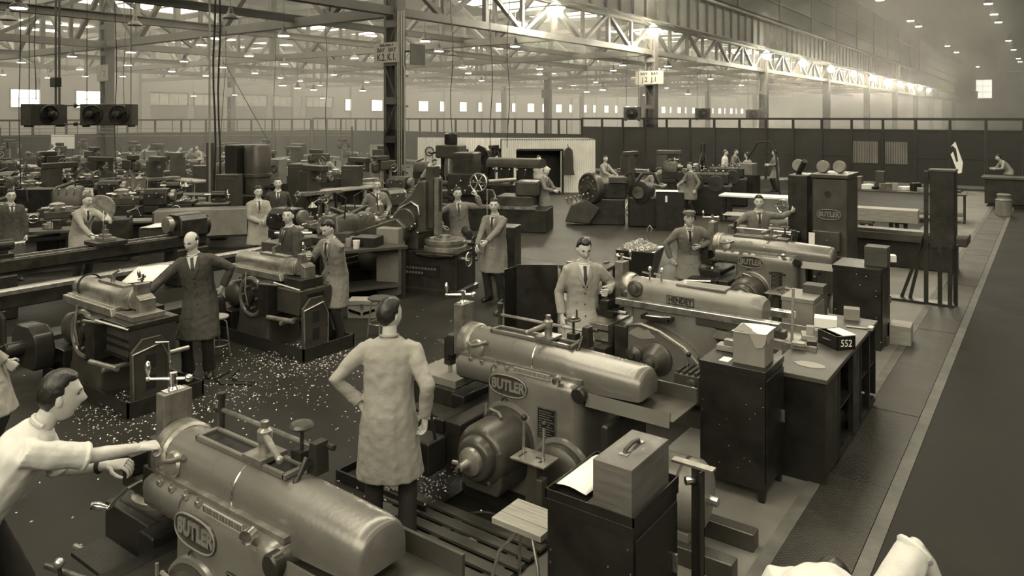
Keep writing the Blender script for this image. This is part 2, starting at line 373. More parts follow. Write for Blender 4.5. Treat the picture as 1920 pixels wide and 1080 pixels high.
# ================================================================== machine building helpers
def rr(x0, x1, y0, y1, r, z, k=4):
    pts = []
    for cx, cy, a in ((x1-r, y1-r, 0), (x0+r, y1-r, pi/2), (x0+r, y0+r, pi), (x1-r, y0+r, 3*pi/2)):
        for i in range(k+1): pts.append(V((cx+r*cos(a+pi/2*i/k), cy+r*sin(a+pi/2*i/k), z)))
    return pts
def dring(x, cy, z0, z1, hw, k=14, flat=.35):
    """section across a ram: flat foot, rounded back"""
    zs = z0+(z1-z0)*flat; pts = [V((x, cy-hw, z0)), V((x, cy-hw, (z0+zs)/2))]
    for i in range(k+1):
        a = pi-pi*i/k; c_, s_ = cos(a), sin(a)
        pts.append(V((x, cy+hw*abs(c_)**.92*(1 if c_ > 0 else -1), zs+(z1-zs)*abs(s_)**.92)))
    return pts+[V((x, cy+hw, (z0+zs)/2)), V((x, cy+hw, z0))]
def ball_handle(b, p, q, r=.009, R=.02, n=8):
    b.cyl(p, q, r, r*.8, n); b.sph(q, R, 10, 7); return b
def handwheel(par, c, ax, R, m='steel', r=.012, spokes=4, name='handwheel'):
    b = B(); b.tor(c, R, r, ax, 24, 7); a, u, t = perp(ax); c = V(c)
    for k in range(spokes):
        w_ = 2*pi*k/spokes; d = u*cos(w_)+t*sin(w_); b.cyl(c, c+d*R, r*.8, n=6)
    b.cyl(c-a*r*2, c+a*r*2, r*2.4, n=10); b.cyl(c+u*R*.95, c+u*R*.95+a*.07, r*1.1, r*.8, 8)
    return b.o(name, m, par)
def crank(par, c, ax, along, L_=.16, m='bright_steel', name='crank_handle'):
    """two-armed ball crank: arm across, upright grip at one end, ball at the other"""
    b = B(); c = V(c); a = V(ax).normalized(); d = V(along).normalized()
    b.cyl(c-a*.03, c+a*.035, .022, n=10); b.cyl(c-d*L_*.55, c+d*L_, .011, .009, 8); b.sph(c-d*L_*.6, .024, 10, 7); b.sph(c+d*L_, .016, 10, 7)
    b.lathe(c+d*L_, a, [(.008, 0), (.009, .02), (.017, .05), (.02, .07), (.012, .1), (.001, .11)], 10)
    return b.o(name, m, par)
def oval_badge(par, x, y, z, w_, h_, s, size):
    """raised oval rim and lettering on a face looking towards -y"""
    b = B(); n = 28; R = []
    for e, yy in ((1, 0), (1, -.012), (.9, -.012), (.88, -.003)):
        R.append([V((x+w_*e*abs(cos(2*pi*i/n))**.7*(1 if cos(2*pi*i/n) > 0 else -1), y+yy, z+h_*(e if e == 1 else e-.06)*abs(sin(2*pi*i/n))**.85*(1 if sin(2*pi*i/n) > 0 else -1))) for i in range(n)])
    p = b.loft(R).o('name_badge', 'machine_mid', par, label='raised oval maker badge')  # recess shade put in as a darker plate; rim and letters set lighter
    B().tube([V((x+w_*.97*abs(cos(2*pi*i/n))**.7*(1 if cos(2*pi*i/n) > 0 else -1), y-.012, z+h_*.97*abs(sin(2*pi*i/n))**.85*(1 if sin(2*pi*i/n) > 0 else -1))) for i in range(n+1)], .006, 6).o('badge_rim', 'machine_light', p)
    text(s, size, 'machine_light', p, (x, y-.004, z-.002), (pi/2, 0, 0), .008, .004, .82)
def motor(par, c, ax, R, L_, m='machine_mid', foot=True):
    c = V(c); a, u, t = perp(ax)
    o = B().lathe(c-a*L_/2, a, [(R*.45, -.03), (R*.8, 0), (R*.97, .03), (R, .06), (R, L_*.68), (R*.9, L_*.69), (R*.9, L_*.73), (R, L_*.74), (R, L_-.06), (R*.85, L_), (R*.3, L_+.02)], 26).o('motor', m, par)
    B().cyl(c+a*L_/2, c+a*(L_/2+.1), R*.13, n=10).o('shaft', 'steel', o)
    if foot: B().cb((c.x, c.y, c.z-R*.9), (L_*.8 if abs(a.x) > .5 else R*1.5, R*1.5 if abs(a.x) > .5 else L_*.8, R*.3)).o('motor_foot', m, o, .01)
    return o
def vise(par, x, y, z, m='machine_dark', s=1.0, rz=0):
    q = Matrix.Translation((x, y, z)) @ Matrix.Rotation(rz, 4, 'Z')
    def bx(*a): return B().box(*[k*s for k in a], m=q)
    o = B().lathe((x, y, z), (0, 0, 1), [(.17*s, 0), (.17*s, .03*s), (.14*s, .05*s)], 22).o('vise_base', 'worn_steel', par)
    bx(-.14, .14, -.2, .2, .05, .13).o('vise_body', m, par, .012)
    bx(-.15, .15, .08, .2, .13, .24).o('fixed_jaw', m, par, .01); bx(-.15, .15, -.14, -.04, .13, .23).o('moving_jaw', m, par, .01)
    B().cyl(q @ V((0, -.3*s, .09*s)), q @ V((0, -.1*s, .09*s)), .022*s, n=10).o('vise_screw', 'steel', par)
    return o
def tslots(par, x0, x1, y0, y1, z, n, m='black_iron'):
    for k in range(n):
        y = y0+(y1-y0)*(k+.5)/n; B().box(x0, x1, y-.009, y+.009, z, z+.002).o('t_slot', m, par)

# ------------------------------------------------------------------ large shaping machine with oval badge
def big_shaper(label, loc, var=0):
    r = T('shaping_machine', label, 'shaper', loc, 0, 'large shaping machines along the aisle')
    B().loft([rr(.2, 1.5, -.4, .4, .06, 0), rr(.2, 1.5, -.4, .4, .06, .09), rr(.24, 1.46, -.36, .36, .06, .12)]).o('base', 'machine_dark', r)
    col = B().loft([rr(.32, 1.42, -.33, .33, .07, .1), rr(.35, 1.32, -.29, .29, .08, .22), rr(.36, 1.28, -.275, .275, .09, .5), rr(.36, 1.27, -.27, .27, .1, .9), rr(.36, 1.27, -.268, .268, .1, .98), rr(.375, 1.255, -.25, .25, .1, 1.03), rr(.41, 1.22, -.215, .215, .09, 1.05)]).o('column', 'machine_grey', r, ang=60)
    B().loft([[V((x, y, z)) for y, z in ((-.26, .99), (-.25, 1.03), (-.21, 1.05), (.21, 1.05), (.25, 1.03), (.26, .99), (.25, .9), (.2, .86), (-.2, .86), (-.25, .9))] for x in (.05, .07, .42)]).o('column_nose', 'machine_grey', r, ang=60)
    B().box(.06, 1.25, -.2, -.155, 1.045, 1.075).box(.06, 1.25, .155, .2, 1.045, 1.075).o('slideway', 'worn_steel', r)
    ram = B().loft([dring(x, 0, z0, z1, hw, flat=f) for x, z0, z1, hw, f in ((.06, .96, 1.26, .16, .5), (.5, .96, 1.265, .163, .48), (1.05, .97, 1.262, .165, .42), (1.1, .975, 1.25, .165, .36), (1.66, 1.0, 1.225, .165, .3), (1.705, 1.0, 1.215, .155, .3), (1.725, 1.005, 1.195, .138, .3))]).o('ram', 'machine_grey', r, ang=50)
    B().lathe((-.03, 0, 1.1), (1, 0, 0), [(.02, 0), (.17, 0), (.18, .012), (.18, .075), (.172, .08), (.172, .088), (.18, .093), (.18, .11), (.165, .13)], 32).o('swivel_collar', 'worn_steel', ram)
    # oil hole boss on the near flank behind the collar
    B().lathe((.2, -.14, 1.12), (0, -1, .25), [(.075, 0), (.075, .03), (.062, .045), (.02, .05)], 20).o('swivel_boss', 'worn_steel', ram)
    B().tube([(.1, -.165, 1.16), (.17, -.2, 1.15), (.24, -.195, 1.17), (.31, -.165, 1.2)], [.014, .012, .011, .018], 8).o('clamp_lever', 'worn_steel', ram)
    # slotted top of the ram
    B().box(.28, 1.08, -.075, -.05, 1.255, 1.285).box(.28, 1.08, .05, .075, 1.255, 1.285).box(1.06, 1.09, -.075, .075, 1.255, 1.285).box(.27, .3, -.075, .075, 1.255, 1.285).o('slot_rail', 'machine_grey', ram, .006)
    B().box(.3, 1.06, -.05, .05, 1.255, 1.27).o('slot', 'black_iron', ram)
    pts = [V((.77, .167*cos(a), 1.105+.162*sin(a))) for a in [radians(k) for k in range(200, 84, -8)]]
    B().tube(pts, .006, 6).o('oil_pipe', 'bright_steel', ram)
    cl = B().box(.74, .9, -.085, .085, 1.28, 1.305).cyl((.82, 0, 1.3), (.82, 0, 1.37), .032, n=12).lathe((.82, 0, 1.37), (0, 0, 1), [(.04, 0), (.04, .05), (.03, .06), (.022, .065), (.022, .1), (.01, .105)], 12).o('stroke_clamp', 'worn_steel', ram)
    B().cyl((.82, 0, 1.395), (.78+(.3 if var == 1 else -.02), -.22 if var != 1 else -.1, 1.37), .02, .016, 10).sph((.78+(.3 if var == 1 else -.02), -.22 if var != 1 else -.1, 1.37), .021, 10, 6).o('clamp_handle', 'worn_steel', cl)
    rod = B().cyl((.22, .115, 1.36), (1.13, .115, 1.36), .013, n=8).o('feed_rod', 'steel', ram)
    B().cyl((.24, .115, 1.24), (.24, .115, 1.42), .02, n=10).cyl((.24, .115, 1.42), (.24, .115, 1.46), .026, n=10).sph((.2, .115, 1.36), .028).o('rod_bracket', 'machine_dark', rod)
    B().prism([(1.08, 1.24), (1.16, 1.24), (1.15, 1.4), (1.1, 1.4)], .07, .15).cyl((1.12, .04, 1.34), (1.12, -.02, 1.25), .018, .012, 8).sph((1.12, -.03, 1.24), .02).cyl((1.12, .15, 1.37), (1.2, .15, 1.37), .016, n=8).o('rod_bracket', 'machine_dark', rod)
    B().cyl((1.0, .1, 1.28), (1.0, .1, 1.43), .011, n=8).box(.96, 1.04, .06, .14, 1.28, 1.33).o('adjuster_stem', 'machine_dark', rod)
    if var == 1: B().lathe((1.0, .1, 1.42), (0, 0, 1), [(.01, 0), (.05, .02), (.065, .035), (.055, .05), (.02, .055)], 16).o('adjuster_knob', 'machine_mid', rod)
    else: handwheel(rod, (1.0, .1, 1.44), (0, 0, 1), .055, 'machine_mid', .009)
    # tool slide and head
    ts = B().box(-.12, -.03, -.09, -.04, 1.0, 1.44).box(-.12, -.03, .04, .09, 1.0, 1.44).box(-.06, -.03, -.04, .04, 1.0, 1.44).o('tool_slide', 'worn_steel', r, .004)
    B().cyl((-.085, 0, 1.05), (-.085, 0, 1.47), .014, n=10).o('slide_screw', 'steel', ts)
    for k in range(16): B().tor((-.085, 0, 1.2+.014*k), .014, .004, (0, 0, 1), 10, 4).o('screw_thread', 'steel', ts)
    B().lathe((-.085, 0, 1.42), (0, 0, 1), [(.02, 0), (.03, .01), (.034, .03), (.022, .045), (.02, .09), (.012, .11)], 12).box(-.12, -.05, -.06, .06, 1.43, 1.445).o('screw_collar', 'bright_steel', ts)
    crank(ts, (-.085, 0, 1.51), (0, 0, 1), (-.75, -.65, 0), .15)
    th = B().box(-.2, -.12, -.1, .1, .98, 1.16).box(-.25, -.2, -.075, .075, .93, 1.13).prism([(-.28, .86), (-.2, .86), (-.2, .98), (-.28, .98)], -.04, .04).o('tool_head', 'machine_dark', r, .008)
    B().cyl((-.25, -.02, 1.06), (-.33, -.02, 1.06), .02, n=8).cyl((-.33, -.02, 1.06), (-.37, -.02, 1.06), .012, n=8).o('tool_post', 'bright_steel', th)
    B().box(-.255, -.225, -.015, .015, .74, .95).o('cutting_tool', 'steel', th)
    if var == 1:     # side crank worked by the man in the white shirt
        B().tube([(-.06, -.2, .98), (-.1, -.26, .95), (-.2, -.28, .86), (-.25, -.3, .8)], .012, 8).lathe((-.25, -.3, .8), (-.5, -.5, .15), [(.012, 0), (.016, .02), (.026, .06), (.022, .1), (.005, .11)], 10).o('crank_handle', 'bright_steel', ts)
    # stroke scale and little fittings along the slideway
    sc = B().box(.66, 1.0, -.262, -.254, 1.04, 1.085).o('stroke_scale', 'sign', r)
    tk = B()
    for k in range(26): tk.box(.665+k*.013, .669+k*.013, -.264, -.261, 1.05, 1.08)
    tk.o('scale_marks', 'ink', sc)
    for x in (.18, .3, .44, .56): B().box(x, x+.03, -.25, -.225, 1.04, 1.065).cyl((x+.015, -.238, 1.06), (x+.015, -.238, 1.09), .007, n=6).o('oil_cup', 'steel', r)
    B().lathe((1.07, -.255, 1.07), (.4, -1, 0), [(.035, 0), (.035, .05), (.02, .055)], 16).o('micrometer_dial', 'bright_steel', r)
    # badges
    oval_badge(r, .61, -.268, .925, .19, .085, 'BUTLER', .116)
    B().tor((.58, -.27, .785), .032, .008, (0, 1, 0), 20, 6).sph((.58, -.27, .785), (.012, .012, .012)).o('emblem', 'machine_dark', r)
    dp = B().box(.9, 1.07, -.28, -.272, .59, .83).o('data_plate', 'black_iron', r)
    dl = B()
    for k in range(11): dl.box(.915, 1.055-.02*(k % 3), -.283, -.28, .61+.019*k, .614+.019*k)
    for x in (.9, 1.065): dl.box(x, x+.005, -.283, -.28, .59, .83)
    for z in (.59, .825): dl.box(.9, 1.07, -.283, -.28, z, z+.005)
    dl.o('plate_lines', 'worn_steel', dp)
    if var == 1: B().box(1.05, 1.12, -.262, -.25, .99, 1.02).o('serial_plate', 'bright_steel', r)
    # bull gear hub on the near side
    B().tor((.62, -.27, .5), .27, .03, (0, 1, 0), 36, 8).o('hub_boss', 'machine_grey', col)
    hub = B().lathe((.62, -.25, .5), (0, -1, 0), [(.26, 0), (.26, .05), (.235, .06), (.232, .36), (.22, .39), (.2, .41), (.185, .42), (.17, .42), (.165, .47), (.15, .49), (.12, .5)], 34).o('gear_hub', 'machine_mid', r)
    B().loft([[V((.62+sx*w_, y, z)) for sx, z in ((-1, .5), (-1, .3), (-.8, .22), (.8, .22), (1, .3), (1, .5))] for y, w_ in ((-.28, .2), (-.62, .2), (-.64, .19))]).o('hub_skirt', 'machine_mid', hub, .012)
    B().lathe((.62, -.73, .5), (0, -1, 0), [(.11, 0), (.1, .05), (.06, .07), (.035, .075), (.03, .16), (.012, .17)], 20).o('hub_nose', 'worn_steel', hub)
    B().box(.605, .635, -.93, -.88, .485, .515).o('square_shaft', 'bright_steel', hub)
    for a in (20, 75, 130, 200, 300): B().cyl((.62+.2*cos(radians(a)), -.645, .5+.2*sin(radians(a))), (.62+.2*cos(radians(a)), -.67, .5+.2*sin(radians(a))), .016, n=6).o('bolt', 'steel', hub)
    B().tube([(.52, -.4, .73), (.55, -.42, .77), (.62, -.42, .76), (.68, -.45, .74)], .012, 6).cyl((.5, -.42, .72), (.5, -.42, .8), .01, n=6).o('oil_pipe', 'worn_steel', hub)
    B().cyl((.4, -.6, .36), (.32, -.62, .36), .02, n=8).o('spigot', 'steel', hub)
    B().lathe((.68, -.72, .0), (0, 0, 1), [(.2, 0), (.21, .02), (.19, .03), (.18, .02)], 24).o('oil_pan', 'machine_dark', r)
    # second arch and gearbox
    B().tor((1.13, -.28, .36), .25, .03, (0, 1, 0), 30, 8, 0, 2*pi).o('gearbox_arch', 'machine_grey', col)
    B().lathe((1.13, -.25, .36), (0, -1, 0), [(.24, 0), (.24, .12), (.2, .15), (.1, .16)], 26).o('gearbox_cover', 'machine_mid', r)
    # gear levers in their gate
    lv = T('lever_stand', None, None); lv.parent = r
    lv.name = 'lever_stand'
    B().prism([(1.0, .05), (1.14, .05), (1.12, .57), (1.04, .57)], -.62, -.52).o('lever_post', 'machine_mid', lv, .01)
    B().box(1.17, 1.22, -.7, -.62, .05, .5).o('link', 'machine_mid', lv, .008)
    gp = B().box(.94, 1.24, -.7, -.5, .585, .6).o('gate_plate', 'worn_steel', lv, .003)
    B().box(.985, 1.0, -.66, -.56, .6, .602).box(1.1, 1.18, -.6, -.585, .6, .602).box(1.16, 1.18, -.65, -.585, .6, .602).o('gate_slot', 'ink', gp)
    for x, y, h in ((.99, -.6, .86), (1.18, -.62, .86)):
        o = B().cyl((x, y, .57), (x+.01, y, h), .011, n=8).o('gear_lever', 'steel', lv); B().sph((x+.01, y, h+.012), .024, 12, 8).o('lever_knob', 'black_iron', o)
    # chip tray beneath the ram's tail
    tr = B().box(1.2, 2.0, -.2, .24, .935, .945).o('tail_tray', 'machine_mid', r)
    B().loft([[V((x, y, z)) for y, z in ((-.275, .925), (-.262, .92), (-.235, 1.015), (-.25, 1.02))] for x in (1.33, 2.0)]).o('tray_lip', 'machine_grey', tr)
    B().box(1.25, 2.0, .23, .25, .94, 1.05).o('tray_side', 'machine_mid', tr)
    B().lathe((1.28, -.27, 1.0), (0, -1, 0), [(.06, -.02), (.06, .03), (.05, .04), (.02, .04)], 16).o('tray_pivot', 'machine_dark', tr)
    # cross rail, saddle, table
    B().box(.22, .38, -.6, .55, .3, .66).o('cross_rail', 'machine_dark', r, .012); B().box(.12, .22, -.62, .56, .56, .66).box(.12, .22, -.62, .56, .3, .38).o('rail_slide', 'black_iron', r, .008)
    B().cyl((.17, -.85, .47), (.17, .5, .47), .022, n=10).o('cross_screw', 'steel', r)
    B().box(-.02, .13, -.25, .42, .25, .72).o('saddle', 'black_iron', r, .015)
    tb = B().box(-.52, -.02, -.2, .32, .3, .72).o('table', 'machine_dark', r, .012); tslots(tb, -.52, -.02, -.2, .32, .72, 4)
    B().box(-.3, -.24, -.04, .04, 0, .3).box(-.5, -.05, -.06, .06, .05, .11).o('table_support', 'black_iron', r)
    fb = B().box(.06, .26, -.84, -.62, .3, .56).o('feed_box', 'machine_dark', r, .02)
    B().lathe((.1, -.84, .45), (0, -1, 0), [(.085, 0), (.085, .03), (.06, .04), (.06, .07), (.03, .08), (.028, .13)], 20).o('feed_dial', 'machine_mid', fb); B().lathe((-.0, -.8, .5), (-.6, -1, 0), [(.04, 0), (.045, .03), (.03, .04), (.03, .12), (.01, .13)], 14).o('feed_spindle', 'worn_steel', fb)
    B().cyl((-.06, -.92, .5), (-.05, -.93, .22), .011, n=8).sph((-.05, -.93, .21), .02).o('feed_crank', 'bright_steel', fb)
    o = B().cyl((.24, -.72, .5), (.2, -.76, .84), .014, .01, 8).o('feed_lever', 'machine_dark', fb); B().sph((.2, -.76, .86), .026).o('lever_ball', 'steel', o)
    B().cyl((-.55, -.36, .5), (.05, -.3, .52), .018, n=8).cyl((-.3, -.62, .6), (.1, -.55, .62), .016, n=8).o('trip_bar', 'steel', r)
    B().box(-.28, .1, -.5, -.3, .6, .625).box(-.2, -.05, -.66, -.5, .52, .54).o('apron_ledge', 'machine_dark', r, .004)
    # floor tray with swarf
    B().box(-.75, .25, -.85, .6, .0, .03).box(-.75, .25, -.87, -.85, 0, .09).box(-.77, -.75, -.87, .6, 0, .09).o('drip_tray', 'black_iron', r)
    # drive motor on slide rails at the tail
    for y in (-.28, .16): B().box(1.6, 2.45, y, y+.12, 0, .13).o('motor_rail', 'machine_mid', r, .01)
    motor(r, (1.93, -.02, .38), (1, 0, 0), .25, .46, 'machine_light')
    B().box(1.5, 1.56, -.35, .3, .1, .85).o('belt_guard', 'machine_dark', r, .02)
    if var == 0:
        B().box(-.54, -.04, -.16, .3, .722, .79).o('work_plate', 'machine_light', tb, .004)
    else: vise(tb, -.28, .06, .72, 'machine_dark', 1.15, pi/2)
    if var == 3:
        text('MEYER', .075, 'sign', ram, (.5, -.152, 1.19), (pi/2-.45, 0, 0), .001, 0, .9, name='chalk_mark')
    return r
big_shaper('large grey shaping machine with raised oval badge in the bottom left foreground', (-4.22, 2.43, 0), 1)
big_shaper('large grey shaping machine with raised oval badge beside the man in the long pale coat', (-4.15, 5.09, 0), 0)
big_shaper('dull grey shaping machine with chalk writing on its ram, farthest along the aisle', (-4.22, 11.3, 0), 3)

# ------------------------------------------------------------------ the shaping machine with flat name plate
def plated_shaper(loc):
    r = T('shaping_machine', 'grey shaping machine with a flat rectangular name plate on its ram', 'shaper', loc, 0, 'large shaping machines along the aisle')
    B().loft([rr(-.1, 2.2, -.55, .4, .06, 0), rr(-.1, 2.2, -.55, .4, .06, .16), rr(-.06, 2.16, -.51, .36, .06, .18)]).o('base', 'machine_mid', r)
    col = B().loft([rr(.15, 1.2, -.28, .28, .06, .16), rr(.15, 1.15, -.265, .265, .07, .6), rr(.15, 1.12, -.26, .26, .07, 1.0), rr(.16, 1.11, -.25, .25, .07, 1.03)]).o('column', 'machine_grey', r, ang=60)
    B().box(-.02, 1.75, -.3, -.2, 1.03, 1.1).o('slide_gib', 'steel', col, .008); B().box(-.02, 1.75, .2, .3, 1.03, 1.1).o('slide_gib', 'steel', col, .008)
    B().box(.9, 1.8, -.28, -.18, .95, 1.03).o('tail_slide', 'machine_mid', col, .01)
    ram = B().loft([dring(x, 0, 1.06, z1, hw, flat=.45) for x, z1, hw in ((.06, 1.3, .16), (.5, 1.3, .17), (1.4, 1.28, .17), (1.5, 1.27, .16), (1.54, 1.24, .14))]).o('ram', 'machine_light', r, ang=50)
    B().box(.6, 1.15, -.1, .1, 1.275, 1.31).o('ram_cover', 'machine_light', ram, .015)
    B().lathe((-.04, 0, 1.18), (1, 0, 0), [(.02, 0), (.15, 0), (.155, .015), (.155, .08), (.14, .12)], 28).o('swivel_collar', 'worn_steel', ram)
    B().lathe((.16, -.15, 1.2), (0, -1, 0), [(.09, 0), (.09, .03), (.075, .045), (.05, .05), (.05, .09), (.02, .1)], 22).o('swivel_dial', 'machine_mid', ram)
    npl = B().box(.54, .84, -.182, -.17, 1.1, 1.19).o('name_plate', 'machine_light', ram, label='flat rectangular name plate')
    B().box(.54, .84, -.186, -.182, 1.1, 1.106).box(.54, .84, -.186, -.182, 1.184, 1.19).box(.54, .546, -.186, -.182, 1.1, 1.19).box(.834, .84, -.186, -.182, 1.1, 1.19).o('plate_rim', 'ink', npl)
    text('HENDEY', .085, 'ink', npl, (.69, -.184, 1.143), (pi/2, 0, 0), .003, .003, .8)
    ts = B().box(-.14, -.04, -.08, .08, 1.02, 1.45).o('tool_slide', 'worn_steel', r, .006); crank(ts, (-.09, 0, 1.5), (0, 0, 1), (1, -.4, 0), .14)
    B().cyl((-.09, 0, 1.44), (-.09, 0, 1.5), .015, n=8).o('slide_screw', 'steel', ts); B().box(-.24, -.14, -.08, .08, .98, 1.18).cyl((-.24, -.02, 1.09), (-.36, -.02, 1.09), .02, .012, 8).o('tool_head', 'machine_dark', ts, .006)
    for x in (.28, .42): B().cyl((x, -.05, 1.3), (x, -.05, 1.4), .012, n=8).sph((x, -.05, 1.42), .024).cyl((x, -.05, 1.36), (x-.07, -.1, 1.38), .01, n=6).o('ram_lever', 'bright_steel', ram)
    # curved gear housing on the near side
    ho = B().loft([[V((x, y, z)) for x, z in ((.15, .3), (.14, .7), (.2, .86), (.34, .9), (.56, .86), (.82, .74), (1.0, .58), (1.06, .4), (1.04, .3))] for y in (-.26, -.38, -.42)]).o('gear_housing', 'machine_grey', r, .03)
    B().tube([(.12, -.42, .8), (.2, -.43, .87), (.36, -.43, .9), (.58, -.43, .86), (.84, -.43, .74), (1.02, -.43, .58), (1.08, -.43, .4)], .016, 8).o('oil_pipe', 'worn_steel', ho)
    B().lathe((.54, -.42, .57), (0, -1, 0), [(.17, 0), (.17, .03), (.14, .05), (.1, .14), (.085, .16), (.05, .17), (.045, .22), (.02, .23)], 26).o('step_hub', 'machine_mid', ho)
    B().lathe((.28, -.42, .57), (0, -1, 0), [(.09, 0), (.09, .03), (.06, .05), (.03, .06), (.03, .09)], 18).o('feed_dial', 'machine_mid', ho)
    B().loft([[V((.36+w_*cos(2*pi*i/14)*(1+.2*sin(5*i)), y, .8+.055*sin(2*pi*i/14)*(1+.3*cos(3*i)))) for i in range(14)] for y, w_ in ((-.42, .15), (-.426, .13))]).o('scraped_paint', 'card', ho, label='pale patch of flaked paint')
    gb = B().box(.85, 1.12, -.72, -.45, .3, .58).o('gear_box', 'machine_mid', r, .02)
    for k in range(4): B().box(.88+.06*k, .91+.06*k, -.72, -.46, .58, .605).o('rib', 'machine_mid', gb)
    for x, z in ((.93, .42), (1.05, .36), (1.04, .5)): B().lathe((x, -.72, z), (0, -1, 0), [(.05, 0), (.05, .02), (.03, .03)], 16).o('cover_boss', 'machine_mid', gb)
    for x, h in ((.92, .72), (1.04, .7)):
        o = B().cyl((x, -.55, .58), (x+.02, -.55, h), .01, n=8).o('gear_lever', 'steel', gb); B().sph((x+.02, -.55, h), .025).o('lever_knob', 'black_iron', o)
    tr = B().box(.34, .66, -.4, -.26, .95, .965).box(.34, .66, -.4, -.39, .965, .99).box(.34, .35, -.4, -.26, .965, .99).box(.65, .66, -.4, -.26, .965, .99).o('tool_tray', 'machine_dark', r)
    for k in range(5): B().cyl((.38+.02*k, -.36+.015*k, .98), (.55+.02*k, -.34+.012*k, .985), .009, n=6).o('spanner', 'steel', tr)
    # table with vise
    B().box(.05, .2, -.45, .45, .35, .85).o('cross_rail', 'machine_dark', r, .012); B().box(-.04, .05, -.3, .3, .3, .8).o('saddle', 'machine_dark', r, .01)
    tb = B().box(-.5, -.04, -.42, .1, .4, .82).o('table', 'worn_steel', r, .008)
    for z in (.5, .62, .74): B().box(-.5, -.03, -.424, -.42, z, z+.02).o('t_slot', 'black_iron', tb)
    B().cyl((-.42, -.42, .76), (-.42, -.43, .76), .025, n=12).cyl((-.28, -.42, .76), (-.28, -.43, .76), .02, n=12).o('bore', 'black_iron', tb)
    B().box(-.12, .02, -.6, -.42, .45, .62).o('bracket', 'machine_dark', tb, .01)
    vise(tb, -.25, -.16, .82, 'machine_dark', 1.0, pi/2)
    # broad splash tray at the tail
    B().box(1.1, 2.1, -.3, .35, .86, .875).box(1.1, 2.1, -.32, -.3, .86, .94).box(1.1, 2.1, .35, .37, .86, .94).o('tail_tray', 'worn_steel', r)
    return r
plated_shaper((-3.86, 7.57, 0))

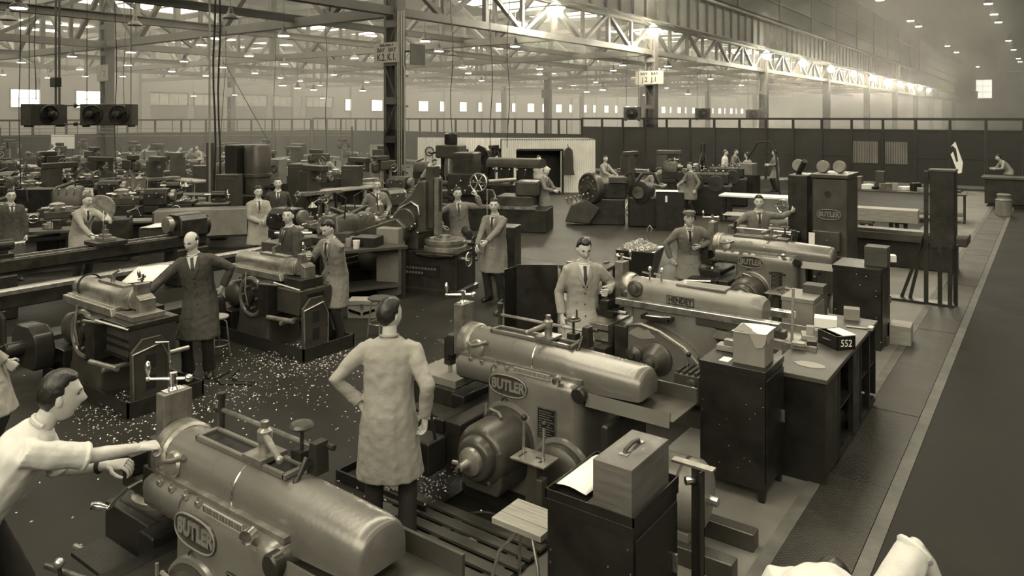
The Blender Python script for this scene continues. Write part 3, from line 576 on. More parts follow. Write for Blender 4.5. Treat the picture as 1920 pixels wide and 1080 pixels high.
# ------------------------------------------------------------------ small shaping machine with swarf tray (tool end towards +x)
def small_shaper(label, loc, var):
    r = T('shaping_machine', label, 'shaper', loc, 0, 'two small shaping machines on the left')
    b = B().box(-1.25, .72, -.42, .42, 0, .02)
    for q in ((-1.25, .72, -.42, -.4), (-1.25, .72, .4, .42), (-1.25, -1.23, -.42, .42), (.7, .72, -.42, .42)): b.box(*q, .02, .17)
    b.o('swarf_tray', 'machine_dark', r)
    col = B().loft([rr(-.95, -.2, -.3, .3, .06, .02), rr(-.92, -.22, -.26, .26, .06, .3), rr(-.9, -.24, -.24, .24, .06, .8), rr(-.88, -.2, -.22, .22, .05, .92)]).o('column', 'machine_mid', r, ang=55)
    B().tor((-.58, -.26, .62), .25, .035, (0, 1, 0), 32, 8).o('gear_rim', 'machine_grey', col)
    B().lathe((-.58, -.24, .62), (0, -1, 0), [(.24, 0), (.24, .03), (.08, .04), (.08, .07), (.03, .08)], 28).o('gear_cover', 'machine_dark', col)
    for k in range(6): B().cyl((-.58+.15*cos(k), -.28, .62+.15*sin(k)), (-.58+.15*cos(k), -.31, .62+.15*sin(k)), .018, n=6).o('bolt', 'steel', col)
    B().tube([(-.66, -.3, .95), (-.62, -.34, .7), (-.58, -.32, .5)], .012, 6).o('feed_link', 'worn_steel', col)
    sl = B().box(-1.15, .02, -.2, .2, .92, 1.0).prism([(-1.15, .9), (.04, .9), (0, .99), (-1.15, .99)], -.25, -.18).o('slideway', 'worn_steel', r, .01)
    ram = B().loft([dring(x, 0, .98, z1, hw, flat=.35) for x, z1, hw in ((-1.2, 1.13, .1), (-1.17, 1.16, .13), (-.4, 1.17, .135), (.1, 1.17, .135), (.13, 1.15, .12))]).o('ram', 'worn_steel', r, ang=50)
    if var == 0: B().tor((-1.0, 0, 1.06), .145, .012, (1, 0, .2), 24, 6).cyl((-1.35, -.05, 1.02), (-1.1, -.02, 1.04), .02, n=8).o('drive_belt', 'rubber', ram)
    B().box(-.7, -.1, -.05, .05, 1.165, 1.19).cyl((-.45, 0, 1.17), (-.45, 0, 1.27), .025, n=10).cyl((-.45, 0, 1.27), (-.35, .03, 1.33), .014, n=8).o('stroke_clamp', 'worn_steel', ram)
    hd = B().lathe((.12, 0, 1.08), (1, 0, 0), [(.13, 0), (.13, .04), (.1, .05)], 22).box(.16, .24, -.08, .08, .98, 1.26).prism([(.24, .9), (.33, .94), (.33, 1.1), (.24, 1.14)], -.09, .09).o('tool_head', 'worn_steel', r, .008)
    crank(hd, (.2, 0, 1.32), (0, 0, 1), (.5, -.5, 0), .1); B().cyl((.2, 0, 1.25), (.2, 0, 1.33), .014, n=8).o('slide_screw', 'bright_steel', hd); B().cyl((.3, -.02, .98), (.3, -.02, .84), .016, .008, 8).o('cutting_tool', 'bright_steel', hd)
    B().box(-.25, -.05, -.4, .4, .45, .9).o('cross_rail', 'machine_dark', r, .012)
    tb = B().box(.02, .48, -.3, .24, .52, .84).o('table', 'machine_mid', r, .015)
    if var == 0:
        for z in (.6, .7, .78): B().box(.0, .5, -.31, -.3, z-.06, z-.03).o('rib', 'black_iron', tb)
        B().box(-.02, .5, -.32, .26, .84, .9).o('table_pan', 'machine_dark', tb, .01)
    else: B().box(.485, .49, -.16, .1, .56, .78).o('table_window', 'black_iron', tb)
    tslots(tb, .02, .48, -.3, .24, .902 if var == 0 else .842, 3)
    B().box(.06, .42, -.22, .14, .9 if var == 0 else .845, .96).o('work_block', 'machine_dark' if var else 'worn_steel', tb, .006)
    B().cyl((-.1, -.48, .9), (.34, -.42, .92), .014, n=8).cyl((.25, -.52, .97), (.5, -.3, .86), .013, n=8).o('clamp_bar', 'worn_steel', tb)
    B().cyl((.1, -.5, .5), (.55, -.44, .5), .03, n=10).cyl((.36, -.5, .46), (.36, .45, .46), .028, n=10).o('cross_shaft', 'worn_steel', r)
    # bracket that steadies the table
    sp = B().prism([(-.3, .06), (.1, .06), (.12, .62), (.02, .74), (-.18, .74), (-.3, .62)], .52, .56, 'yz').o('table_support', 'machine_mid', r, .006)
    B().prism([(-.14, .2), (-.04, .2), (-.04, .34), (-.14, .34)], .56, .566, 'yz').prism([(-.14, .42), (-.04, .42), (-.04, .56), (-.14, .56)], .56, .566, 'yz').o('support_slot', 'ink', sp)
    B().tube([(.57, -.28, .1), (.57, -.29, .6), (.57, .02, .66), (.57, .1, .5), (.57, .1, .1)], .012, 6).o('support_rim', 'steel', sp)
    if var == 0: B().tube([(.57, -.05, .68), (.6, .08, .66), (.6, .1, .45)], .01, 6).lathe((.6, .1, .45), (0, 0, -1), [(.01, 0), (.022, .04), (.018, .1), (.008, .12)], 10).o('crank_handle', 'bright_steel', sp)
    # belt guard and motor on the near side
    mg = B().prism([(-1.62, .28), (-1.62, .55), (-1.5, .66), (-1.15, .68), (-1.0, .6), (-.94, .42), (-1.0, .2), (-1.5, .18)], -.62, -.4).o('belt_guard', 'machine_dark', r, .03)
    B().lathe((-1.3, -.62, .42), (0, -1, 0), [(.09, 0), (.09, .16), (.07, .18), (.06, .17), (.02, .17)], 20).o('pulley_cover', 'machine_dark', mg)
    motor(r, (-1.2, .02, .55), (0, 1, 0), .19, .4, 'machine_mid', False)
    B().box(-1.55, -1.0, -.3, .3, .02, .36).o('motor_stand', 'machine_dark', r, .015)
    return r
small_shaper('small shaping machine in a swarf tray beside the man leaning in dark coat', (-8.32, 4.22, 0), 0)
small_shaper('small shaping machine worked by the bending man near the wooden toolbox', (-8.3, 6.4, 0), 1)
# ================================================================== cabinets, boxes, benches near the aisle
def cabinet(label, loc, sx, sy, h, m='cabinet_steel', lip=.05, feet=.0, rz=0, rivets=1, doors=1, name='steel_cabinet'):
    r = T(name, label, 'cabinet', loc, rz)
    B().box(-sx/2, sx/2, -sy/2, sy/2, feet, h-lip).o('body', m, r, .006)
    B().box(-sx/2-.008, sx/2+.008, -sy/2-.008, sy/2+.008, h-lip, h).o('top', m, r, .005)
    if feet:
        for a in (-1, 1):
            for b in (-1, 1): B().loft([[V((a*(sx/2-.03)+e*dx, b*(sy/2-.03)+e*dy, z)) for dx, dy in ((-1, -1), (1, -1), (1, 1), (-1, 1))] for e, z in ((.022, 0), (.03, feet))]).o('foot', m, r)
    if doors:
        d = B().box(sx/2, sx/2+.012, -sy/2+.02, sy/2-.02, feet+.05, h-lip-.03).o('door', m, r, .004); B().box(sx/2+.012, sx/2+.035, sy/2-.09, sy/2-.07, h*.5, h*.5+.1).o('handle', 'steel', d)
    if rivets:
        rr_ = random.Random(int(sx*1000)+7)
        rm = B().sph((0, 0, 0), .005, 6, 4).mesh('rivet')
        for k in range(14):
            o = obj('rivet', rm, 'bright_steel', r); o.location = (-sx/2+sx*rr_.random(), -sy/2-.001, feet+.06+(h-feet-.15)*rr_.random())
    return r
c1 = cabinet('waist-high dark steel cabinet with a wooden box and papers on top, foreground', (-2.05, 3.82, 0), .54, .57, .93, feet=.1)
b = B(); w2, d2 = .278, .293
for q in ((-w2, w2, -d2, -d2+.008), (-w2, w2, d2-.008, d2), (-w2, -w2+.008, -d2, d2), (w2-.008, w2, -d2, d2)): b.box(*q, .93, .98)
b.o('rim', 'cabinet_steel', c1)
wb = T('wooden_box', 'upright wooden case with a carrying handle on the foreground cabinet', 'box', (-1.935, 3.83, .932), 0)
B().box(-.12, .12, -.24, .24, 0, .268).o('case', 'wood', wb, .005)
hd = B().tube([(-.0, -.09, .268), (0, -.08, .29), (0, 0, .3), (0, .08, .29), (0, .09, .268)], .012, 8).o('handle', 'dark_wood', wb)
for y in (-.1, .1): B().box(-.025, .025, y-.015, y+.015, .268, .276).o('handle_plate', 'steel', hd)
pp = B()
pp.loft([[V((-.12+.2*i/8, y, .03+.05*sin(i*.5)*(.4+y)+(.015 if s else 0)*.2)) for i in range(9)] for y, s in ((-.2, 0), (0, 0), (.22, 0))], caps=False, close=False)
o = pp.o('paper_sheet', 'paper'); tag(o, 'large white paper sheets beside the upright wooden case', 'paper'); o.location = (-2.2, 3.83, .94); sm = o.modifiers.new('s', 'SOLIDIFY'); sm.thickness = .004
st = T('wooden_stool', 'stool with plank seat and bent tube legs beside the foreground cabinet', 'stool', (-2.72, 3.93, 0))
for k in range(3): B().box(-.19, .19, -.15+.1*k, -.055+.1*k, .48, .52).o('seat_plank', 'pale_wood', st, .004)
for a in (-1, 1):
    for c_ in (-1, 1): B().tube([(a*.04, c_*.03, .48), (a*.06, c_*.05, .42), (a*.15, c_*.12, .3), (a*.18, c_*.15, .15), (a*.19, c_*.16, 0)], .012, 8).o('leg', 'worn_steel', st)
db = T('duckboard', 'oily wooden duckboard of parallel slats under the man in the pale coat', 'duckboard', (-3.65, 3.93, 0))
sl = B().box(-.75, .75, -.045, .045, .025, .05).mesh('slat')
for k in range(8): obj('slat', sl, 'dark_wood', db, .004).location.y = -.5+.135*k
for x in (-.6, 0, .6): B().box(x-.04, x+.04, -.56, .5, 0, .025).o('bearer', 'dark_wood', db)
ps = T('guard_post', 'upright dark angle-iron guard post behind the foreground cabinet', 'post', (-1.72, 4.28, 0)); B().box(-.04, .04, -.008, .0, 0, .98).box(.032, .04, -.06, 0, 0, .98).o('angle_iron', 'machine_dark', ps); B().box(-.16, .1, -.03, .03, .98, .995).o('cap_strip', 'worn_steel', ps); B().cyl((-.02, -.01, .9), (-.06, -.05, .9), .025, n=10).o('bolt', 'bright_steel', ps)
cabinet('tall dark steel cabinet on splayed feet with a carton on top', (-2.11, 6.21, 0), .54, .5, 1.06, feet=.1)
ct = T('carton', 'open cardboard carton on the tall dark cabinet', 'box', (-2.0, 6.17, 1.06), .0)
B().box(-.13, .13, -.12, .12, 0, .27).o('box', 'card', ct, .003); B().loft([[V((x, y, .272+.012*sin(9*x+7*y))) for x in (-.14, -.05, .05, .15)] for y in (-.13, -.03, .06, .13)], caps=False, close=False).o('torn_flap', 'paper', ct); B().prism([(.0, .272), (.15, .272), (.14, .2), (.11, .16), (.06, .15), (.03, .21)], -.127, -.124).prism([(-.12, .272), (.12, .272), (.1, .19), (.02, .2), (-.06, .17)], .133, .137, 'yz').o('torn_label', 'sign', ct)
tag(B().box(-2.36, -2.14, 6.28, 6.4, 1.062, 1.11).o('wood_block', 'pale_wood', None, .004), 'pale wooden block at the back of the tall dark cabinet', 'block')
tag(B().box(-2.3, -2.18, 6.3, 6.36, 1.112, 1.16).o('vee_block', 'worn_steel', None, .004), 'small steel block on the pale wooden block', 'block')
tag(B().box(-2.24, -2.16, 6.02, 6.14, 1.061, 1.064).o('paper_scrap', 'paper'), 'small white paper scrap on the tall dark cabinet', 'paper')
bn = T('work_bench', 'long dark bench cabinet with open shelves facing the aisle', 'bench', (-1.75, 7.65, 0))
B().box(-.25, .25, -1.12, 1.12, .86, .9).o('top', mat('bench_top', .06, .5, .1, .5, 3, .05, 30), bn, .005)
B().box(-.23, .23, -1.1, -1.07, .0, .86).o('end_panel', 'cabinet_steel', bn); B().box(-.23, .23, 1.07, 1.1, .12, .86).o('end_panel', 'cabinet_steel', bn); B().box(-.23, -.2, -1.07, 1.07, .05, .86).o('back_panel', 'cabinet_steel', bn)
for y0, y1 in ((-1.07, -.62), (-.02, .28)): B().box(.2, .23, y0, y1, .06, .86).o('front_panel', 'cabinet_steel', bn, .004)
for y in (-.62, -.05, .3, .72): B().box(.19, .235, y, y+.04, .06, .86).o('stile', 'cabinet_steel', bn)
for z in (.08, .46): B().box(-.2, .22, -1.07, 1.07, z, z+.02).o('shelf', 'cabinet_steel', bn)
B().box(-.23, .235, -.6, 1.07, .05, .08).o('plinth', 'cabinet_steel', bn)
sb = T('parts_box', 'dark metal parts box chalked 552 on the aisle bench', 'box', (-1.66, 7.58, .9), radians(-40))
b = B()
for q in ((-.14, .14, -.1, .1, 0, .01), (-.14, .14, -.1, -.09, 0, .13), (-.14, .14, .09, .1, 0, .13), (-.14, -.13, -.1, .1, 0, .13), (.13, .14, -.1, .1, 0, .13)): b.box(*q)
b.o('case', 'cabinet_steel', sb); B().tube([(-.04, -.102, .07), (-.04, -.12, .075), (.04, -.12, .075), (.04, -.102, .07)], .006, 6).o('handle', 'worn_steel', sb)
text('552', .095, 'paper', sb, (.142, 0, .06), (pi/2, .06, pi/2), .001, 0, .9, name='chalk_number'); B().box(-.1, .14, -.03, .11, .13, .137).o('paper_cover', 'paper', sb)
def block(nm, label, px, py, z, s, m, rz=0, bev=.004):
    p = G(px, py, z); o = B().box(-s[0]/2, s[0]/2, -s[1]/2, s[1]/2, 0, s[2]).o(nm, m, None, bev); o.location = p; o.rotation_euler.z = rz; return tag(o, label, 'block' if 'block' in nm or 'plank' in nm else ('paper' if 'paper' in nm else 'box'))
block('paper_stack', 'white paper block standing at the back of the aisle bench', 1548, 612, .9, (.22, .16, .1), 'paper', .2)
block('plank_block', 'flat pale wooden plank lying under the small boxes on the aisle bench', 1527, 634, .9, (.24, .2, .04), 'pale_wood', .3)
block('small_box', 'small pale cube box on the flat plank, left of the paper block', 1519, 626, .94, (.07, .07, .08), 'sign', .2)
block('small_box', 'small square carton on the flat plank before the paper block', 1535, 630, .94, (.08, .07, .06), 'card', .3)
block('plank_block', 'thick light wooden board at the near end of the bench clutter', 1508, 652, .9, (.22, .16, .035), 'pale_wood', .1)
block('gauge_block', 'dark steel gauge block on the thick light board', 1522, 647, .935, (.09, .06, .04), 'cabinet_steel', .3)
block('gauge_block', 'worn steel gauge block on the left of the thick light board', 1497, 648, .935, (.12, .08, .035), 'worn_steel', .2)
block('carton', 'brown carton at the far end of the aisle bench', 1597, 598, .9, (.16, .14, .12), 'card', .2)
tag(B().loft([[V((.13*cos(2*pi*i/14)*(1+.1*sin(3*i)), .08*sin(2*pi*i/14), z)) for i in range(14)] for z in (0, .004)]).o('rag', 'sign'), 'crumpled pale rag on the near end of the aisle bench', 'rag').location = (-1.72, 6.85, .901)
tag(B().cyl((-.1, 0, .01), (.12, .05, .01), .012, n=8).box(.1, .15, -.0, .1, 0, .03).o('hammer', 'worn_steel'), 'small hammer lying at the far end of the aisle bench', 'tool').location = (-1.62, 8.3, .9)
cabinet('small mid-grey steel cabinet beside the broom, before the chalked machine', (-2.42, 9.32, 0), .36, .5, .95, 'machine_light', feet=0, rivets=0)
block('card_box', 'shallow dark card box on the small mid-grey cabinet', 1528, 548, .95, (.24, .2, .1), 'dark_wood', 0)
br = T('broom', 'pale wooden broom handle leaning by the small mid-grey cabinet', 'broom', (-2.05, 7.55, 0)); B().cyl((-.05, .05, .12), (.02, -.08, 1.42), .014, n=8).o('handle', 'pale_wood', br); B().box(-.2, .14, .0, .1, .06, .13).o('head', 'dark_wood', br); B().box(-.2, .14, .0, .1, 0, .06).o('bristles', 'rubber', br)
cabinet('large black steel cabinet at the tail of the chalked machine', (-2.1, 11.05, 0), .6, .62, 1.08, feet=0)
block('wooden_box', 'dark cubical wooden box on the large black cabinet', 1645, 497, 1.08, (.28, .26, .26), 'dark_wood', 0)
block('paper_scrap', 'white paper bag beside the cubical box on the black cabinet', 1672, 490, 1.08, (.1, .14, .09), 'paper', .3)
block('wooden_crate', 'low wooden crate on the floor at the edge of the aisle', 1690, 642, 0, (.26, .34, .26), 'pale_wood', .05, .006)
# bent screen behind the flat-plated machine
sc = T('splash_screen', 'bent dark sheet-steel screen standing behind the man in the pale coat', 'screen', (-5.15, 7.35, 0)); B().box(-.1, -.09, -.28, 0, 0, 1.28).o('wing_panel', 'cabinet_steel', sc); B().box(-.1, .4, 0, .01, 0, 1.3, Matrix.Rotation(.6, 4, 'Z')).o('main_panel', 'cabinet_steel', sc); B().box(-.14, .35, -.1, .1, 0, .03, Matrix.Rotation(.6, 4, 'Z')).o('foot', 'cabinet_steel', sc)
# scrap bin on wheels with chips
sb = T('scrap_bin', 'wheeled steel scrap bin heaped with bright turnings', 'bin', (-5.75, 11.7, 0), radians(10))
B().loft([[V((a*w_, b_*d_, z)) for a, b_ in ((-1, -1), (1, -1), (1, 1), (-1, 1))] for w_, d_, z in ((.2, .2, .2), (.34, .36, .82))], caps=True).o('hopper', 'machine_dark', sb, .01); B().box(-.3, .3, -.25, -.2, .12, .2).box(-.3, .3, .2, .25, .12, .2).o('frame', 'machine_dark', sb)
for a in (-.26, .26):
    for c_ in (-.22, .22): B().cyl((a-.03, c_, .08), (a+.03, c_, .08), .08, n=16).o('wheel', 'black_iron', sb)
ch = B()
for k in range(900):
    a, q = rnd.random()*6.28, sqrt(rnd.random()); x, y = .3*q*cos(a), .32*q*sin(a); z = .82+.14*(1-q)+rnd.random()*.02; p = V((x, y, z)); e = V((rnd.gauss(0, 1), rnd.gauss(0, 1), rnd.gauss(0, 1))).normalized()*.03
    f = perp(e)[1]*.006; ch.add([p-e-f, p+e-f*.5, p+e*.8+f, p-e+f, p+V((0, 0, .012))], [(0, 1, 4), (1, 2, 4), (2, 3, 4), (3, 0, 4), (3, 2, 1, 0)])
tag(ch.o('turnings', 'chips', sb), kind='stuff')
B().lathe((0, 0, .8), (0, 0, 1), [(.33, 0), (.25, .06), (.1, .12), (.01, .13)], 16).o('heap', 'worn_steel', sb); B().tube([(.1, .1, .9), (.1, .1, 1.15), (.14, .1, 1.2), (.18, .1, 1.15), (.16, .1, 1.08)], .012, 6).o('hook', 'steel', sb)
# low trolley with tools
tl = T('trolley', 'low flat trolley with steel offcuts left of the scrap bin', 'trolley', (-6.3, 11.0, 0), radians(8)); B().box(-.5, .35, -.3, .3, .52, .58).o('deck', 'dark_wood', tl, .006); B().box(-.45, .3, -.25, .25, .1, .14).o('shelf', 'machine_dark', tl)
for a in (-.45, .3):
    for c_ in (-.25, .25): B().box(a-.02, a+.02, c_-.02, c_+.02, 0, .52).o('leg', 'machine_dark', tl)
for k in range(6):
    o = B().box(-.06, .06, -.02, .02, 0, .03).o('steel_offcut', 'worn_steel', None); o.location = (-6.65+.1*k, 10.85+.12*(k*7 % 4), .58); o.rotation_euler.z = k*.9; tag(o, 'short steel offcut lying on the low trolley', 'offcut', 'offcuts on the low trolley')
# stools, toolbox
def stool(label, x, y, h, m, R=.17, tubes=1):
    r = T('stool', label, 'stool', (x, y, 0)); B().lathe((0, 0, h-.03), (0, 0, 1), [(R*.9, 0), (R, .01), (R, .025), (R*.95, .03)], 24).o('seat', m, r)
    for k in range(4):
        a = pi/4+k*pi/2; B().tube([(.06*cos(a), .06*sin(a), h-.03), (.12*cos(a), .12*sin(a), h-.08), (.17*cos(a), .17*sin(a), 0)], .012, 7).o('leg', 'worn_steel', r)
    B().tor((0, 0, h*.35), .15, .008, (0, 0, 1), 20, 5).o('foot_ring', 'worn_steel', r)
p = G(712, 557, .55); stool('round-topped stool beyond the head of the man in the pale coat', p.x, p.y, .55, 'dark_wood')
p = G(406, 592, .55); stool('white-topped stool beside the man in the dark coat', p.x, p.y, .55, 'sign', .15)
tx = T('toolbox', 'wooden toolbox with dark chevron marks on the floor', 'box', (-8.62, 7.95, 0), radians(35)); B().box(-.22, .22, -.14, .14, 0, .27).o('case', 'pale_wood', tx, .006); B().box(-.225, .225, -.145, .145, .2, .205).o('lid_seam', 'ink', tx)
for sx in (-1, 1): B().prism([(sx*.02, .05), (sx*.11, .11), (sx*.2, .05+.06), (sx*.2, .15), (sx*.11, .07), (sx*.02, .09)][::sx], -.147, -.142).o('chevron', 'ink', tx)
B().box(-.02, .02, -.15, -.14, .14, .22).o('latch', 'steel', tx)
# swarf on the floor
ch = B()
for k in range(1500):
    c_ = rnd.choice(((-7.6, 3.7, .9, .5), (-7.3, 4.6, .5, .7), (-8.0, 5.8, .9, .35), (-7.3, 6.3, .45, .6), (-7.6, 5.3, 1.0, 1.0), (-7.4, 4.4, 2.2, 2.0), (-6.0, 6.5, 2.2, 2.2)))
    x, y = rnd.gauss(c_[0], c_[2]*.6), rnd.gauss(c_[1], c_[3]*.6); s_ = rnd.uniform(.003, .013); a = rnd.random()*6.28; e = V((cos(a), sin(a), 0))*s_; f = V((-sin(a), cos(a), 0))*s_*.5
    p = V((x, y, .001)); ch.add([p-e-f, p+e-f, p+e+f, p-e+f, p+V((0, 0, s_*.8))], [(0, 1, 4), (1, 2, 4), (2, 3, 4), (3, 0, 4), (3, 2, 1, 0)])
tag(ch.o('swarf', 'chips'), 'bright metal swarf scattered on the dark floor', 'swarf', kind='stuff')
ch = B()
for k in range(1300):
    cx, cy = rnd.choice(((-7.9, 4.0), (-7.9, 6.2), (-7.85, 4.3), (-4.6, 4.6), (-4.3, 4.45))); x, y = rnd.gauss(cx, .22), rnd.gauss(cy, .2); s_ = rnd.uniform(.004, .012); a = rnd.random()*6.28; e = V((cos(a), sin(a), .3))*s_; f = V((-sin(a), cos(a), .2))*s_*.5
    if not (abs(x+8.0) < .35 or -4.85 < x < -3.95): continue
    p = V((x, y, .045)); ch.add([p-e-f, p+e-f, p+e+f, p-e+f, p+V((0, 0, s_))], [(0, 1, 4), (1, 2, 4), (2, 3, 4), (3, 0, 4), (3, 2, 1, 0)])
tag(ch.o('swarf', 'chips'), 'curled bright swarf lying in the machine drip trays', 'swarf', kind='stuff')
fc = T('floor_cable', 'looped black cable on the floor behind the balding man', 'cable', (-8.05, 5.25, 0)); B().tube([(.0, .0, .012), (.1, -.25, .012), (.3, -.3, .012), (.5, -.15, .012), (.62, -.12, .012)], .012, 7).o('cable', 'rubber', fc); B().tube([(.05, .1, .012), (.2, -.12, .012), (.42, -.16, .03), (.6, .0, .012)], .012, 7).o('cable', 'rubber', fc)
# ================================================================== people
def remesh(b, vx, sm=4, amp=0., seed=0., stretch=(9, 9, 3)):
    me = D.meshes.new('tmp'); me.from_pydata(b.v, [], b.f); o = D.objects.new('tmp', me)
    m = o.modifiers.new('r', 'REMESH'); m.mode = 'VOXEL'; m.voxel_size = vx; m.adaptivity = 0
    if sm: k = o.modifiers.new('s', 'SMOOTH'); k.factor = .5; k.iterations = sm
    out = evaluated(o); D.meshes.remove(me)
    if amp:
        out.update(); ns = [v.normal.copy() for v in out.vertices]
        for v, nn in zip(out.vertices, ns):
            c_ = v.co; k = noise.noise((c_.x*stretch[0]+seed, c_.y*stretch[1], c_.z*stretch[2]))+.5*noise.noise((c_.x*22+seed, c_.y*22, c_.z*16))
            v.co = c_+nn*(amp*k)
    out.polygons.foreach_set('use_smooth', [True]*len(out.polygons)); out.materials.clear(); return out
def ik(a, t, l1, l2, pole):
    a, t = V(a), V(t); d = t-a; L_ = d.length; mx = (l1+l2)*.995
    if L_ > mx: t = a+d*(mx/L_); d = t-a; L_ = mx
    u = d/L_; p = V(pole); p = (p-u*p.dot(u)); p = p.normalized() if p.length > 1e-4 else perp(u)[1]
    x = (l1*l1-l2*l2+L_*L_)/(2*L_); h = sqrt(max(0, l1*l1-x*x)); return a+u*x+p*h, t
def head_pt(th, ph, hair=None, bald=0):
    """th from crown 0 to chin pi, ph 0 = face; returns head-local point (+y face, +z up)"""
    dx, dy, dz = sin(th)*sin(ph), sin(th)*cos(ph), cos(th)
    x, y, z = .072*dx, .098*dy, .12*dz
    if dz < 0:
        t = -dz; x *= 1-.3*t**1.6
        if dy < 0: y *= 1-.5*t
        else: y *= 1-.06*t
    if dy > 0:
        y *= .94
        f = lambda cx, cz, sx, sz: exp(-((x-cx)/sx)**2-((z-cz)/sz)**2)
        y += .024*f(0, -.026, .011, .017)+.013*f(0, -.004, .008, .022)+.005*f(0, .03, .05, .012)
        y += -.011*(f(.031, .012, .014, .012)+f(-.031, .012, .014, .012))+.012*f(0, -.102, .024, .018)+.006*f(0, -.06, .024, .012)-.005*f(0, -.081, .02, .007)
        y += .004*(f(.042, -.02, .02, .02)+f(-.042, -.02, .02, .02))
    p = V((x, y, z))
    if hair is None: return p
    zz, back = dz, -dy
    line = .66 if dy > .3 else (.66-.7*(.3-dy)/.42 if dy > -.12 else -.04-.55*min(1, (-.12-dy)/.6))
    k = max(0, min(1, (zz-line)/.12+.3))
    if bald: k *= max(0, min(1, (.55-zz)/.2)) if dy > -.75 else max(0, min(1, (.8-zz)/.2))
    off = -.006+k*(.006+.014*(.6+.4*dz)*hair)
    nrm = V((x/.006, y/.0096, z/.0139)).normalized()
    return p+nrm*(off+.004*k*noise.noise((x*60, y*25, z*25)))
def add_head(b, M_, nl, nt_, hair=None, bald=0):
    rings = []
    for i in range(nt_+1):
        th = pi*(i+.01)/(nt_+.02)
        rings.append([M_ @ head_pt(th, (2*pi*j/nl)+.22*sin(2*(2*pi*j/nl))*(-1) if 1 else 0, hair, bald) for j in range(nl)])
    b.loft(rings)
def add_hand(b, w_, d, nrm, side, curl=.6, s=1.0, spread=.06):
    """w_ wrist, d direction of the hand, nrm back of the hand, side +1/-1: where the thumb leaves"""
    w_, d = V(w_), V(d).normalized(); nrm = V(nrm); nrm = (nrm-d*nrm.dot(d)).normalized(); a = d.cross(nrm)*side
    R = lambda c, hw, ht, n=10: [c+a*(hw*cos(2*pi*i/n))+nrm*(ht*sin(2*pi*i/n)) for i in range(n)]
    b.loft([R(w_-d*.05*s, .027*s, .021*s), R(w_, .029*s, .021*s), R(w_+d*.035*s, .039*s, .018*s), R(w_+d*.075*s, .043*s, .016*s), R(w_+d*.092*s, .04*s, .012*s)])
    for k, (off, L_) in enumerate(((.032, .074), (.0108, .084), (-.0108, .079), (-.031, .062))):
        p = w_+d*.085*s+a*off*s; ang = .15; pts = [p-d*.02*s, p]; dd = (d+a*(off*spread*20)).normalized()
        for seg in (.42, .32, .26):
            ang += curl*(1.0 if seg > .4 else 1.15); e = dd*cos(ang)-nrm*sin(ang); pts.append(pts[-1]+e*L_*seg*s)
        b.tube(pts, [.0095*s, .0095*s, .0088*s, .008*s, .006*s], 7)
    p = w_+d*.02*s+a*.026*s; t1 = p+(d*.55+a*.75-nrm*.25).normalized()*.038*s; t2 = t1+(d*.85+a*.25-nrm*(.2+curl*.5)).normalized()*.034*s; t3 = t2+(d*.8-a*.15-nrm*(.2+curl*.6)).normalized()*.027*s
    b.tube([p-d*.015*s, p, t1, t2, t3], [.014*s, .0135*s, .011*s, .0095*s, .007*s], 7)
def patch(bvh, o_, fw, ux, uz, L, R, v0, v1, name, m, par, e=.004, nu=4, nv=8, label=None):
    """cloth facing laid on the chest: rays from the front, left and right edge given as functions of v"""
    pts = []; ok = True
    for j in range(nv+1):
        v = v0+(v1-v0)*j/nv; a, b_ = L(v), R(v)
        for i in range(nu+1):
            u = a+(b_-a)*i/nu; s_ = o_+ux*u+uz*v+fw*.6
            h, nn, _, _ = bvh.ray_cast(s_, -fw)
            if h is None: h = o_+ux*u+uz*v+fw*.1; nn = fw
            pts.append((h+fw*e, h-fw*.008))
    n = nu+1; b = B(); top = [p[0] for p in pts]; bot = [p[1] for p in pts]; N_ = len(pts); fs = []
    for j in range(nv):
        for i in range(nu):
            q = (j*n+i, j*n+i+1, (j+1)*n+i+1, (j+1)*n+i); fs.append(q); fs.append(tuple(k+N_ for k in reversed(q)))
    rim = [j*n for j in range(nv+1)]+[nv*n+i for i in range(1, n)]+[j*n+n-1 for j in range(nv-1, -1, -1)]+list(range(n-2, 0, -1))
    for k in range(len(rim)): fs.append((rim[k], rim[(k+1) % len(rim)], rim[(k+1) % len(rim)]+N_, rim[k]+N_))
    b.add(top+bot, fs); return b.o(name, m, par, ang=60, label=label)
PN = [0]
